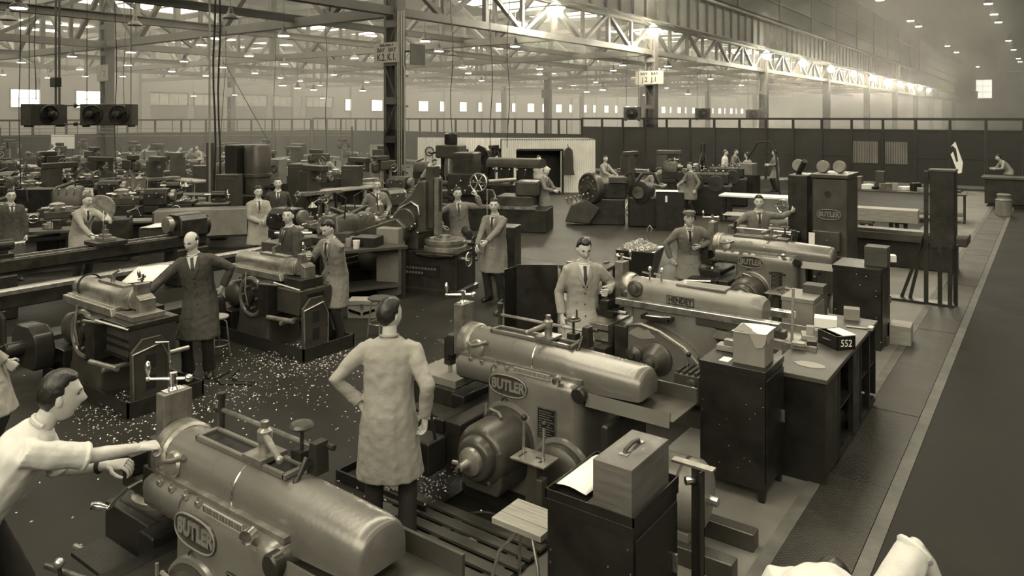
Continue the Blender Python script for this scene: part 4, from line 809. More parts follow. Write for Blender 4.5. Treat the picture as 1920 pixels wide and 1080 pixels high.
def person(label, px, d, face=0, h=1.75, lean=0, side=0, twist=0, head=(0, 0), rh=None, lh=None, rp=(.5, -.6, -.3), lp=(-.5, -.6, -.3), rc=.6, lc=.6,
           feet=((.11, .02), (-.11, .0)), pel=(0, 0, .93), coat='coat_light', hem=.5, legs='trousers', hair='hair_dark', bald=0, hv=1., shirt='shirt', tie=1, vx=.014,
           sleeves=1, cap=0, glasses=0, watch=0, world=None, feetz=(0, 0), skirt=1., group=None, hn=None, front=1, pos=None, nz=.35):
    p0 = at(px, d) if pos is None else V(pos); rz = atan2(p0.x, -p0.y)+radians(face)    # face 0 looks at the viewer, + turns to picture right
    if world is not None: rz = radians(world)
    r = T('person', label, 'person', p0, rz, group); k = h/1.75; PN[0] += 1; sd = PN[0]*3.7
    inv = Matrix.Rotation(-rz, 4, 'Z') @ Matrix.Translation(-p0)
    X, Y, Z = V((1, 0, 0)), V((0, 1, 0)), V((0, 0, 1))
    P = V(pel)*k; ml = Matrix.Rotation(radians(side), 3, 'Y') @ Matrix.Rotation(-radians(lean), 3, 'X'); sp = ml @ Z; fw = ml @ Y; rt = Matrix.Rotation(radians(twist), 3, 'Z') @ (ml @ X); fw2 = sp.cross(rt).normalized()
    nb = P+sp*.5*k; shR = nb-sp*.065*k+rt*.172*k; shL = nb-sp*.065*k-rt*.172*k
    def tgt(t, df):
        if t is None: return V(df)
        if t[0] == 'w': return inv @ V(t[1])
        return V(t)*k
    hR = tgt(rh, shR+V((.07, .06, -.54))*k); hL = tgt(lh, shL+V((-.07, .06, -.54))*k)
    eR, hR = ik(shR, hR, .285*k, .255*k, rp); eL, hL = ik(shL, hL, .285*k, .255*k, lp)
    F_ = []
    for (fx, fy), fz, sgn in zip(feet, feetz, (1, -1)):
        hip = P+X*sgn*.09*k-Z*.03*k; an = V((fx, fy, .085+fz))*k; kn, an = ik(hip, an, .43*k, .44*k, (sgn*.12, 1, 0)); F_.append((hip, kn, an))
    hy, hp = head; nd = (sp*.65+Z*nz+fw*.12).normalized(); hc = nb+nd*.175*k
    MH = Matrix.Translation(hc) @ Matrix.Rotation(radians(hy), 4, 'Z') @ (rt.to_track_quat('X', 'Z').to_matrix().to_4x4() if 0 else Matrix.Rotation(radians(twist), 4, 'Z')) @ Matrix.Rotation(-radians(hp), 4, 'X') @ Matrix.Scale(k*1.03, 4)
    # body: one surface for trunk, limbs and neck, with head and fingers grown on
    E = lambda c_, a_, b_, n=14, u=None, v=None: [c_+(u or rt)*(a_*cos(2*pi*i/n))+(v or fw2)*(b_*sin(2*pi*i/n)) for i in range(n)]
    b = B(); b.loft([E(P-Z*.06*k, .13*k, .09*k, u=X, v=Y), E(P+sp*.08*k, .14*k, .095*k), E(P+sp*.3*k, .145*k, .1*k), E(nb-sp*.06*k, .14*k, .085*k), E(nb, .06*k, .06*k)])
    b.tube([nb-sp*.05*k, nb+nd*.06*k, hc-nd*.03*k], [.062*k, .054*k, .052*k], 12)
    for s_, e_, t_ in ((shR, eR, hR), (shL, eL, hL)): b.tube([s_, s_.lerp(e_, .5), e_, e_.lerp(t_, .35), t_], [.055*k, .046*k, .039*k, .038*k, .026*k], 10)
    for hp_, kn, an in F_: b.tube([hp_, kn, an], [.075*k, .052*k, .04*k], 10)
    near = vx < .013; me = remesh(b, max(vx, .011), 3)
    bb = B(); bb.v = [tuple(v.co) for v in me.vertices]; bb.f = [list(p.vertices) for p in me.polygons]; D.meshes.remove(me)
    add_head(bb, MH, 44 if near else 26, 34 if near else 22)
    for sx in (1, -1): bb.sph(MH @ V((sx*.071, -.008, -.005)), (.012*k, .02*k, .032*k), 8, 6)
    for t_, e_, sgn, cu in ((hR, eR, 1, rc), (hL, eL, -1, lc)):
        hd = (t_-e_).normalized(); bk = rt*sgn*.6+fw*.35
        if hn: bk = V(hn)
        if abs(bk.normalized().dot(hd)) > .9: bk = fw
        add_hand(bb, t_, hd, bk, -sgn if hn else (1 if (hd.cross(bk)).dot(fw+V((0, 0, .4))) > 0 else -1), cu, k)
    body = bb.o('body', 'skin', r, ang=70)
    # head of hair, face
    if hair:
        hb = B(); add_head(hb, MH, 36 if near else 22, 26 if near else 16, hv, bald); hb.o('hair', hair, r, ang=80)
    if vx < .02:
        for sx in (1, -1):
            B().sph(MH @ V((sx*.031, .0765, .012)), (.0105*k, .005*k, .005*k), 8, 6).o('eye', 'ink', body); B().tube([MH @ V((sx*.016, .0905, .03)), MH @ V((sx*.032, .088, .034)), MH @ V((sx*.047, .08, .029))], .0034*k, 6).o('eyebrow', 'hair_dark', body)
        B().tube([MH @ V((-.022, .086, -.066)), MH @ V((0, .0935, -.065)), MH @ V((.022, .086, -.066))], [.002*k, .0035*k, .002*k], 6).o('mouth', 'mouth', body)
    if glasses:
        g_ = B()
        for sx in (1, -1): g_.tor(MH @ V((sx*.032, .098, .012)), .022*k, .0025*k, MH.to_3x3() @ Y, 16, 5); g_.cyl(MH @ V((sx*.054, .095, .014)), MH @ V((sx*.077, -.01, .014)), .002*k, n=5)
        g_.o('glasses', 'ink', r)
    if cap:
        cb = B(); R_ = lambda z, a_, b_, y=0: [MH @ V((a_*cos(2*pi*i/20), y+b_*sin(2*pi*i/20), z)) for i in range(20)]
        cb.loft([R_(.045, .078, .098), R_(.075, .098, .118, .01), R_(.098, .1, .12, .012), R_(.122, .07, .085, .01), R_(.13, .01, .012)])
        cp = cb.o('flat_cap', 'coat_mid', r, ang=60); B().loft([[MH @ V((.07*cos(a), .06+.085*sin(a)*s_, z)) for a in [pi*i/10 for i in range(11)]] for s_, z in ((.3, .052), (1, .045), (1, .053), (.3, .062))]).o('cap_peak', 'coat_mid', cp)
    # trousers and shoes
    tb = B(); tb.loft([E(P-Z*.09*k, .15*k, .105*k, u=X, v=Y), E(P+Z*.02*k, .165*k, .12*k, u=X, v=Y), E(P+sp*.12*k, .15*k, .11*k)])
    for hp_, kn, an in F_: tb.tube([hp_+Z*.02, hp_.lerp(kn, .5), kn, kn.lerp(an, .6), an-Z*.03*k], [.1*k, .088*k, .074*k, .07*k, .075*k], 12)
    obj('trousers', remesh(tb, max(vx*1.3, .016), 3, .007, sd), legs, r)
    for (hp_, kn, an), sgn in zip(F_, (1, -1)):
        tdir = (Y+X*sgn*.22).normalized(); sx = tdir.cross(Z); f0 = an-Z*.085*k
        rg = lambda q, hw, ht: [f0+tdir*q*k+sx*(hw*k*cos(2*pi*i/12))+Z*max(0, ht*k*(.5+.5*sin(2*pi*i/12))) for i in range(12)]
        B().loft([rg(-.085, .02, .05), rg(-.07, .035, .085), rg(0, .038, .1), rg(.08, .045, .075), rg(.15, .046, .055), rg(.185, .03, .04), rg(.195, .01, .02)]).o('shoe', 'shoe', r, ang=50)
    # upper garment
    cb = B(); mid = (F_[0][2]+F_[1][2])/2; kn_ = (F_[0][1]+F_[1][1])/2
    if hem < .85:
        hz = hem*k; tt = min(1, (P.z-hz)/max(.01, P.z-kn_.z)); hcn = P.lerp(V((kn_.x, kn_.y, hz)), .55*tt); hcn.z = hz
        rings = [E(hcn, .245*k*skirt, .19*k*skirt, u=X, v=Y), E(hcn+Z*.01, .25*k*skirt, .195*k*skirt, u=X, v=Y), E(P.lerp(hcn, .5), .225*k, .17*k, u=X, v=Y)]
    else: rings = [E(P-Z*(.93-hem)*k, .19*k, .13*k, u=X, v=Y)]
    rings += [E(P, .195*k, .145*k, u=X, v=Y), E(P+sp*.14*k, .18*k, .13*k), E(P+sp*.3*k, .192*k, .135*k), E(nb-sp*.1*k, .2*k, .125*k), E(nb-sp*.03*k, .165*k, .1*k), E(nb+sp*.02*k, .085*k, .078*k)]
    cb.loft(rings)
    for s_, e_, t_ in ((shR, eR, hR), (shL, eL, hL)):
        cin = s_.lerp(nb, .35)
        if sleeves: cb.tube([cin, s_, s_.lerp(e_, .5), e_, e_.lerp(t_, .5), e_.lerp(t_, .93)], [.06*k, .066*k, .064*k, .057*k, .052*k, .049*k], 12)
        else: cb.tube([cin, s_, s_.lerp(e_, .5), s_.lerp(e_, .96)], [.06*k, .068*k, .066*k, .063*k], 12)
    cm = remesh(cb, vx, 4, .0105 if vx < .02 else .008, sd, (9, 9, 3)); co = obj('long_coat' if hem < .7 else ('jacket' if coat != 'shirt' else 'shirt'), cm, coat, r)
    if not sleeves:
        for s_, e_ in ((shR, eR), (shL, eL)):
            q = s_.lerp(e_, .93); B().tor(q, .055*k, .016*k, e_-s_, 18, 7).o('rolled_cuff', coat, co)
    if watch: B().tor(hL.lerp(eL, .22), .029*k, .012*k, hL-eL, 18, 6).o('wrist_watch', 'ink', r)
    B().tube([nb+nd*.026*k+(rt*cos(a)*.063+fw2*sin(a)*.061)*k-fw2*(0 if sin(a) > 0 else 0)+sp*(.012 if sin(a) < 0 else -.012)*k for a in [2*pi*i/16 for i in range(17)]], .010*k, 7).o('collar', shirt if (tie or hem > .85) else coat, r)
    if front and tie and vx < .03:
        vt = [tuple(v.co) for v in cm.vertices]; bv = BVHTree.FromPolygons(vt, [list(p.vertices) for p in cm.polygons])
        uz = sp; o_ = nb; nvv = 8 if near else 5; dp = .24*k
        patch(bv, o_, fw2, rt, uz, lambda v: -.062*k*(1+v/dp), lambda v: .062*k*(1+v/dp), .01*k, -dp, 'shirt_front', shirt, r, .003, 4, nvv)
        patch(bv, o_, fw2, rt, uz, lambda v: -(.014+.012*min(1, -v/dp))*k if v < -.03*k else -.018*k, lambda v: (.014+.012*min(1, -v/dp))*k if v < -.03*k else .018*k, -.0*k, -dp*.97, 'necktie', 'tie', r, .011, 2, nvv)
        for sg in (1, -1):
            A_ = lambda v: sg*(.062*(1+v/dp)-.004)*k; O_ = lambda v: sg*(.062*(1+v/dp)+.05*min(1, .25+1.3*(-v/dp) if -v < .45*dp else 1.85*(1+v/dp)))*k
            patch(bv, o_, fw2, rt, uz, (lambda v: O_(v)) if sg < 0 else (lambda v: A_(v)), (lambda v: A_(v)) if sg < 0 else (lambda v: O_(v)), .0, -dp*1.04, 'lapel', coat, co, .012, 2, nvv)
        if near or vx < .016:
            for v in (-.3, -.42, -.54):
                h_, _, _, _ = bv.ray_cast(o_+uz*v*k+fw2*.6, -fw2)
                if h_: B().sph(h_+fw2*.004, .009*k, 8, 5).o('button', 'ink', co)
            if hem < .85:
                for u0 in (.07, -.15): patch(bv, o_, fw2, rt, uz, lambda v: u0*k, lambda v: (u0+.1)*k, -.56*k, -.68*k, 'pocket', coat, co, .007, 2, 3)
    return r
W = lambda px, py, d: ('w', at(px, d, CZ-(py-HY)*d/F))
person('man in a white shirt leaning on the foreground shaping machine', -58, 3.85, 80, 1.86, 36, 0, 0, (6, 4), W(312, 836, 4.3), W(205, 872, 4.22), (.6, -.2, -.8), (-.4, -.3, -.8), .7, .6, ((.12, -.1), (-.12, .12)), coat='shirt', hem=.9, sleeves=0, tie=0, watch=1, vx=.0085, hv=1.2, hn=(.25, 0, 1))
person('man in a long pale coat seen from behind, hand on hip', 729, 5.42, 172, 1.77, 3, 0, 0, (-38, 6), W(797, 782, 5.4), (-.2, -.02, 1.0), (.6, -.8, 0), (-1, -.35, .1), .5, .8, ((.13, 0), (-.12, .04)), (0, 0, .94), hem=.44, coat='coat_light', tie=0, vx=.0095, skirt=1.02, hv=1.2)
person('balding man in a dark coat leaning on the small shaping machine', 376, 8.9, -14, 1.76, 4, 8, 0, (-22, 20), W(277, 548, 8.45), (-.235, -.06, 1.02), (.5, -.5, -.5), (-1, -.3, .15), .6, .7, ((.13, .02), (-.1, .0)), hem=.47, coat='coat_dark', bald=1, vx=.012, hv=.9)
person('man in a grey coat bending over the second small shaping machine', 632, 10.2, -48, 1.74, 13, 0, 0, (-5, 28), W(578, 480, 10.0), W(600, 530, 10.2), (.5, -.5, -.4), (-.5, -.6, -.3), .7, .6, hem=.52, coat='coat_mid', vx=.013, hv=1.25)
person('young man in a grey coat with hands on the slotting machine wheel', 930, 12.5, -26, 1.75, 5, 0, 0, (22, 2), W(893, 466, 12.2), W(905, 462, 12.0), (.5, -.6, -.4), (-.6, -.4, -.5), .9, .9, hem=.5, coat='coat_mid', vx=.014, hv=1.2)
person('dark-haired man behind the slotting machine with one arm raised', 862, 14.2, 5, 1.76, -2, 4, 0, (8, 0), (.32, .05, 1.0), W(893, 366, 14.1), (.8, -.3, 0), (-.8, .2, -.5), .6, .9, ((.1, .0), (-.22, .35)), coat='coat_mid', hem=.55, vx=.015, hv=1.2, feetz=(0, .42))
person('man in a pale coat looking down, before the bent dark screen', 1092, 8.4, 12, 1.76, 5, 0, 0, (6, 22), (.25, .08, .86), W(1140, 545, 8.25), (.5, -.6, -.2), (-.6, -.3, -.6), .5, .7, hem=.6, coat='coat_light', vx=.012, hv=1.3)
person('man in a flat cap and spectacles leaning on his knee', 1292, 11.8, 8, 1.72, 26, 4, 0, (4, -8), (.3, .1, .86), W(1312, 462, 11.6), (.9, -.2, .2), (-.8, -.3, 0), .6, .6, coat='coat_mid', hem=.55, cap=1, glasses=1, vx=.014, hair='hair_grey')
person('man with one arm stretched to the tall planing machine', 1420, 13.2, 12, 1.74, 10, 0, 0, (-8, 2), (.22, .05, .98), W(1484, 397, 13.3), (1, -.2, 0), (-.6, .2, -.7), .8, .9, coat='coat_mid', hem=.6, vx=.015, hv=1.2)
person('man in a dark jacket glancing over his shoulder behind the small machine', 545, 11.2, -62, 1.74, 2, 0, 0, (42, 0), coat='coat_dark', hem=.6, vx=.014, hv=1.25)
person('young man in a pale coat holding papers beside the man in the dark suit', 484, 14.9, 12, 1.72, 0, 0, 0, (0, 4), (.02, .26, 1.02), (-.06, .27, 1.04), (.7, -.5, -.3), (-.7, -.5, -.3), coat='coat_light', hem=.55, vx=.016, hv=1.2)
person('man in a dark three-piece suit standing with hands behind', 521, 16.2, 0, 1.78, 0, 0, 0, (0, 0), (.12, -.14, .9), (-.12, -.14, .9), (1, -.3, 0), (-1, -.3, 0), coat='coat_dark', hem=.78, vx=.016, bald=0)
person('blurred man in a pale coat reaching along the long lathe', 150, 13.6, 35, 1.74, 16, 0, 0, (10, 14), W(180, 455, 13.3), W(232, 428, 13.2), (.6, -.5, -.4), (-.5, -.3, -.6), coat='coat_light', hem=.55, vx=.016, hair='hair_grey')
person('man with dark-rimmed glasses and dark coat at the left edge', 20, 14.0, 12, 1.74, 0, 0, 0, (-4, 0), coat='coat_dark', hem=.5, vx=.015, glasses=1, hv=1.1)
person('pale-coated worker cut off by the left edge of the picture', -34, 6.5, 75, 1.74, -14, 0, 0, (0, 10), W(26, 690, 6.6), None, (.2, -.9, 0), coat='coat_light', hem=.5, vx=.013)
person('blurred man in pale overalls bending over a distant machine', 628, 29.5, -80, 1.74, 42, 0, 0, (0, 20), (.2, .6, 1.0), (-.2, .6, .95), coat='trousers_light', hem=.8, legs='trousers_light', vx=.022, tie=0)
person('man in grey overall coat standing at the engine lathe by the column', 706, 16.4, 6, 1.74, 6, 0, 0, (0, 6), (.26, .18, .95), (-.2, .3, 1.0), coat='coat_mid', hem=.6, vx=.017, hair='hair_grey')
person('man in a long coat and pale trousers working at the dial machine', 1019, 20.5, 62, 1.73, 6, 0, 0, (-18, 0), (.16, .42, 1.08), (-.12, .42, 1.1), coat='coat_mid', hem=.62, legs='coat_mid', vx=.018, bald=1)
person('man in rolled white sleeves with hands on hips by the corrugated hut', 1010, 26, 10, 1.74, 0, 0, 0, (0, 0), (.24, -.02, 1.02), (-.24, -.02, 1.02), (1, -.3, 0), (-1, -.3, 0), coat='shirt', hem=.9, sleeves=0, vx=.02, tie=1)
person('man in a pale jacket working in front of the corrugated hut', 1132, 26, 50, 1.75, 6, 0, 0, (-25, 0), (.15, .45, 1.05), (-.15, .45, 1.08), coat='coat_light', hem=.75, vx=.02)
person('man bent low over a grinder before the dark partition', 1208, 23.5, 70, 1.72, 48, 0, 0, (0, 20), (.2, .62, .95), (-.2, .6, .95), coat='coat_mid', hem=.8, vx=.02, tie=0)
person('man in a grey coat standing by the paper-topped cabinet', 1297, 22.3, -55, 1.74, 4, 0, 0, (10, 6), (.1, .4, 1.05), (-.25, .05, .9), coat='coat_mid', hem=.6, vx=.018)
person('man in a white shirt in the group by the far partition', 1358, 31, 70, 1.72, 4, 0, 0, (0, 10), coat='shirt', hem=.9, sleeves=0, vx=.024, tie=0)
person('man in a dark jacket in the group by the far partition', 1374, 31.5, 60, 1.74, 12, 0, 0, (0, 10), (.2, .4, 1.0), (-.2, .4, 1.0), coat='coat_mid', hem=.75, vx=.024)
person('man in a pale overall with his back half turned at the far group', 1404, 28.5, -120, 1.74, 6, 0, 0, (0, 10), (.15, .4, 1.1), (-.15, .4, 1.1), coat='coat_light', hem=.5, legs='trousers_light', vx=.022, tie=0)
person('distant man in a knee-length coat right of the curved hose', 1455, 30.5, -70, 1.74, 4, 0, 0, (0, 12), (.15, .35, 1.1), (-.15, .35, 1.1), coat='coat_mid', hem=.55, vx=.022, tie=0)
person('distant man in a white coat with his back turned, far left', 97, 36, 178, 1.76, 6, 0, 0, (0, 14), (.25, .3, 1.2), (-.25, .3, 1.2), coat='shirt', hem=.55, vx=.026, tie=0, hair='hair_grey')
for i_, (q, dd, fc, lb) in enumerate(((330, 35, 70, 'hazy worker in pale shirt, leftmost of the far trio by the black post'), (356, 34, 20, 'hazy worker in the middle of the far trio by the black post'), (374, 36, -40, 'hazy stooping worker, rightmost of the far trio by the black post'), (262, 40, 70, 'hazy crouched worker beside the distant benches'), (436, 37, -70, 'hazy worker half hidden by the tall dark cabinet'))):
    person(lb, q, dd, fc, 1.74, 14 if i_ != 3 else 45, 0, 0, (0, 12), (.2, .45, 1.1), (-.2, .45, 1.1), coat=('shirt', 'coat_mid', 'coat_light', 'coat_light', 'coat_light')[i_], hem=.8, vx=.03, tie=0, legs='coat_mid')
person('man in a pale shirt bending beside the nearest column', 796, 27, 60, 1.72, 40, 0, 0, (0, 25), (.2, .55, .9), (-.2, .55, .9), coat='coat_light', hem=.85, vx=.022, tie=0)
person('blurred man stooping over the bench at the far right', 1893, 30, -70, 1.7, 40, 0, 0, (0, 15), (.2, .6, 1.0), (-.2, .6, 1.0), coat='coat_light', hem=.75, vx=.024, tie=0)
# raised, bent arm of a man close to the viewer
person('person in pale rolled sleeves close below the viewer, bent elbow raised', 1528, 2.68, 174, 1.88, 76, 0, 0, (0, 75), (.4, .66, 1.0), (-.25, .6, .75), (0, .1, 1), (-.3, -.9, 0), .8, .6, coat='shirt', hem=.9, sleeves=0, tie=0, vx=.01, nz=-.6)
# ================================================================== lathes, mills and other machines of the middle ground
def lathe(label, loc, rz, L_=2.4, s=1.0, group=None, m='machine_dark', fine=1, name='engine_lathe'):
    r = T(name, label, 'lathe', loc, rz, group); r.scale = (s, s, s); h = L_/2
    B().box(-h, h, -.17, -.1, .72, .9).box(-h, h, .1, .17, .72, .9).box(-h, h, -.13, .13, .66, .74).o('bed', m, r, .01)
    B().box(-h+.5, h-.02, -.15, -.11, .9, .925).box(-h+.5, h-.02, .11, .15, .9, .925).o('bed_way', 'steel', r)
    B().box(-h, -h+.62, -.24, .24, 0, .68).o('head_pedestal', m, r, .03); B().box(h-.45, h-.05, -.2, .2, 0, .68).o('tail_pedestal', m, r, .03)
    B().box(-h+.6, h-.4, -.32, .32, .34, .4).o('chip_pan', 'black_iron', r)
    hs = B().loft([[V((x, y, z)) for y, z in ((-.24, .9), (-.24, 1.2), (-.16, 1.3), (.16, 1.3), (.24, 1.2), (.24, .9))] for x in (-h+.02, -h+.56)]).o('headstock', m, r, .025)
    B().lathe((-h+.56, 0, 1.12), (1, 0, 0), [(.08, 0), (.08, .05), (.15, .06), (.15, .15), (.12, .16), (.03, .16)], 22).o('chuck', 'worn_steel', hs)
    B().lathe((-h+.02, 0, 1.05), (-1, 0, 0), [(.2, 0), (.2, .09), (.16, .11), (.02, .11)], 20).o('gear_cover', m, hs)
    for x, z in ((-h+.15, 1.05), (-h+.32, 1.12), (-h+.45, 1.02)): ball_handle(B(), (x, -.24, z), (x+.03, -.34, z+.09), .009, .018).o('gear_lever', 'steel', hs)
    tl = B().box(h-.42, h-.12, -.12, .12, .9, 1.0).cyl((h-.44, 0, 1.12), (h-.1, 0, 1.12), .085, n=16).box(h-.36, h-.16, -.06, .06, 1.0, 1.12).o('tailstock', m, r, .012)
    B().cyl((h-.6, 0, 1.12), (h-.44, 0, 1.12), .035, .03, 12).o('quill', 'steel', tl); handwheel(tl, (h-.05, 0, 1.12), (1, 0, 0), .11, 'steel', .011)
    cr = B().box(-.3, .2, -.27, .22, .92, .99).box(-.28, .15, -.3, -.24, .6, .93).o('carriage', m, r, .012)
    B().box(-.16, .06, -.2, .12, .99, 1.04).box(-.12, .02, -.14, .04, 1.04, 1.09).o('cross_slide', 'worn_steel', cr, .006); B().box(-.09, -.01, -.09, -.01, 1.09, 1.17).cyl((-.05, -.05, 1.17), (-.05, -.05, 1.25), .014, n=8).o('tool_post', 'steel', cr)
    handwheel(cr, (-.2, -.32, .8), (0, -1, 0), .1, 'steel', .01)
    if fine:
        crank(cr, (-.05, -.3, 1.03), (0, -1, 0), (1, 0, .4), .09); B().cyl((-h+.55, -.21, .7), (h-.1, -.21, .7), .014, n=8).cyl((-h+.55, -.21, .64), (h-.1, -.21, .64), .012, n=8).o('lead_screw', 'steel', r)
        B().box(-h+.06, -h+.4, -.3, -.24, .74, .9).o('feed_gearbox', m, hs, .01)
        B().tube([(.1, .2, .98), (.12, .24, 1.35), (.05, .1, 1.5), (-.05, .0, 1.42)], .01, 7).lathe((-.05, 0, 1.44), (0, 0, -1), [(.02, 0), (.035, .03), (.08, .09), (.085, .1)], 16).o('work_lamp', 'worn_steel', cr)
    return r
def turret(label, loc, rz, s=1., group=None):
    r = T('turret_lathe', label, 'lathe', loc, rz, group); r.scale = (s, s, s)
    B().box(-1.0, 1.0, -.22, .22, .55, .85).o('bed', 'machine_dark', r, .02); B().box(-.95, -.45, -.26, .26, 0, .55).o('pedestal', 'machine_dark', r, .02); B().box(.4, .85, -.22, .22, 0, .55).o('pedestal', 'machine_dark', r, .02)
    B().box(-1.05, 1.1, -.38, .38, .42, .47).o('coolant_pan', 'black_iron', r)
    hs = B().loft([rr(-.98, -.4, -.24, .24, .05, .85), rr(-.98, -.4, -.24, .24, .05, 1.15), rr(-.94, -.44, -.18, .18, .05, 1.25)]).o('headstock', 'machine_mid', r)
    B().lathe((-.4, 0, 1.05), (1, 0, 0), [(.13, 0), (.13, .12), (.06, .13), (.05, .2)], 20).o('chuck', 'worn_steel', hs)
    tu = B().lathe((.35, 0, 1.0), (0, 0, 1), [(.17, 0), (.17, .16), (.12, .18), (.04, .2)], 6).o('turret_head', 'worn_steel', r)
    for k in range(6):
        a = k*pi/3; B().cyl((.35+.14*cos(a), .14*sin(a), 1.08), (.35+.3*cos(a), .3*sin(a), 1.08), .035, .025, 10).o('tool_holder', 'steel', tu)
    B().box(.1, .85, -.18, .18, .85, 1.0).o('turret_saddle', 'machine_mid', r, .015); B().box(-.25, .02, -.24, .24, .85, .97).o('cross_slide', 'machine_mid', r, .012)
    cw = B()
    for k in range(4):
        a = .4+k*pi/2; ball_handle(cw, (.7, -.26, .78), (.7+.2*cos(a), -.28, .78+.2*sin(a)), .009, .022)
    cw.cyl((.7, -.2, .78), (.7, -.3, .78), .04, n=12).o('capstan_wheel', 'steel', r)
    for x in (-.85, -.7, -.55): ball_handle(B(), (x, -.24, 1.1), (x+.05, -.33, 1.24), .009, .02).o('gear_lever', 'steel', hs)
    B().tube([(-.6, .2, 1.2), (-.62, .22, 1.55), (-.4, .15, 1.68), (-.22, .05, 1.5), (-.2, 0, 1.25)], .014, 7).o('coolant_hose', 'rubber', r)
    handwheel(r, (-.1, -.3, .9), (0, -1, 0), .09, 'steel', .01); B().cyl((-.9, -.1, 1.24), (-.55, -.1, 1.38), .05, .03, 12).o('spindle_motor', 'machine_mid', hs)
    return r
def mill(label, loc, rz, s=1., group=None, m='machine_dark'):
    r = T('milling_machine', label, 'milling machine', loc, rz, group); r.scale = (s, s, s)
    B().box(-.45, .5, -.35, .35, 0, .1).o('base', m, r, .02)
    B().loft([rr(-.42, .1, -.28, .28, .06, .1), rr(-.38, .06, -.24, .24, .06, .9), rr(-.38, .1, -.22, .22, .06, 1.5)]).o('column', m, r)
    B().box(-.4, .6, -.12, .12, 1.5, 1.68).o('overarm', m, r, .03); B().cyl((.1, 0, 1.3), (.55, 0, 1.3), .03, n=10).lathe((.3, 0, 1.3), (1, 0, 0), [(.1, 0), (.1, .05)], 20).o('cutter_arbor', 'steel', r)
    B().box(.5, .58, -.07, .07, 1.2, 1.55).o('arbor_support', m, r, .01); B().box(.08, .55, -.2, .2, .6, .8).o('knee', m, r, .03)
    tb = B().box(.12, .5, -.65, .65, .85, .95).o('table', 'worn_steel', r, .008); tslots(tb, .12, .5, -.65, .65, .95, 3)
    handwheel(r, (.31, -.72, .88), (0, -1, 0), .11, 'steel', .012); handwheel(r, (.6, .0, .72), (1, 0, 0), .1, 'steel', .012); B().cyl((.3, 0, .1), (.3, 0, .6), .05, n=12).o('knee_screw', 'steel', r)
    motor(r, (-.5, 0, .5), (0, 1, 0), .17, .34, m, False)
    return r
def drill(label, loc, rz, s=1., group=None):
    r = T('drill_press', label, 'drill press', loc, rz, group); r.scale = (s, s, s)
    B().box(-.3, .4, -.25, .25, 0, .08).o('base', 'machine_dark', r, .02); B().cyl((-.15, 0, .08), (-.15, 0, 1.9), .07, n=14).o('pillar', 'worn_steel', r)
    B().box(-.25, .35, -.13, .13, 1.45, 1.75).o('head', 'machine_mid', r, .04); B().cyl((.22, 0, 1.15), (.22, 0, 1.45), .04, .05, 12).cyl((.22, 0, 1.0), (.22, 0, 1.15), .012, n=8).o('spindle', 'steel', r)
    B().cyl((.2, 0, .82), (.2, 0, .87), .24, n=22).box(-.15, .2, -.06, .06, .76, .82).o('table', 'worn_steel', r); handwheel(r, (.22, -.18, 1.52), (0, -1, 0), .12, 'steel', .009, 3)
    B().box(-.4, .1, -.1, .1, 1.75, 1.9).o('belt_guard', 'machine_mid', r, .03); motor(r, (-.38, 0, 1.55), (0, 0, 1), .12, .28, 'machine_mid', False)
    return r
def bench(label, loc, rz, L_=1.8, w_=.7, h=.8, m='dark_wood', items=6, group=None, seed=1, cat='bench'):
    r = T('work_table', label, cat, loc, rz, group)
    B().box(-L_/2, L_/2, -w_/2, w_/2, h-.05, h).o('top', m, r, .005); B().box(-L_/2+.1, L_/2-.1, -w_/2+.08, w_/2-.08, .2, .23).o('shelf', m, r)
    for a in (-1, 1):
        for b_ in (-1, 1): B().box(a*(L_/2-.06)-.03, a*(L_/2-.06)+.03, b_*(w_/2-.06)-.03, b_*(w_/2-.06)+.03, 0, h-.05).o('leg', 'machine_dark', r)
    return r
def big_box(nm, label, cat, px, d, s, m, rz=0, z=0, bev=.01, group=None):
    p = at(px, d, z); o = B().box(-s[0]/2, s[0]/2, -s[1]/2, s[1]/2, 0, s[2]).o(nm, m, None, bev); o.location = p; o.rotation_euler.z = rz; return tag(o, label, cat, group)
R9 = pi/2
lathe('long dark engine lathe where the blurred pale-coated man reaches', (-13.0, 6.1, 0), -R9, 3.6, 1.0)
# long planer bed with bright rail, left
lb = T('machine_bed', 'long low machine bed with a bright steel rail along its top edge', 'machine bed', (-10.75, 4.9, 0), 0)
B().box(-.12, .12, -3.2, 3.4, .66, .84).o('bed_beam', 'machine_dark', lb, .02); B().box(.04, .14, -3.2, 3.4, .84, .9).o('steel_rail', 'steel', lb, .006); B().box(-.14, -.06, -3.2, 3.4, .84, .88).o('steel_rail', 'worn_steel', lb, .006); B().box(-.2, .2, -3.2, 3.4, .12, .24).o('foot_beam', 'machine_dark', lb, .02)
for y in (-2.6, -1.2, .2, 1.6, 3.0): B().box(-.14, .14, y-.1, y+.1, 0, .66).o('pedestal', 'machine_dark', lb, .02)
B().lathe((.3, -1.6, 0), (0, 0, 1), [(.26, 0), (.26, .1), (.22, .13), (.22, .18), (.13, .2), (.12, .36), (.05, .4)], 22).o('pulley', 'machine_dark', lb)
B().tube([(.2, -1.2, .66), (.32, -1.2, .6), (.34, -1.2, .3)], .03, 8).o('pipe', 'machine_dark', lb)
turret('turret lathe with arched coolant hose behind the second small shaping machine', (-10.35, 8.3, 0), -R9+.1, 1.05)
turret('turret lathe between the pale-coated youth and the glancing man', (-10.6, 10.4, 0), R9-.2, 1.0)
lathe('lathe with round end cover to the right of the man in the dark suit', at(590, 14.3), radians(12), 1.9, 1.0)
lathe('engine lathe worked by the overall-coated man beside the column', at(715, 15.3), radians(20), 1.9, .95)
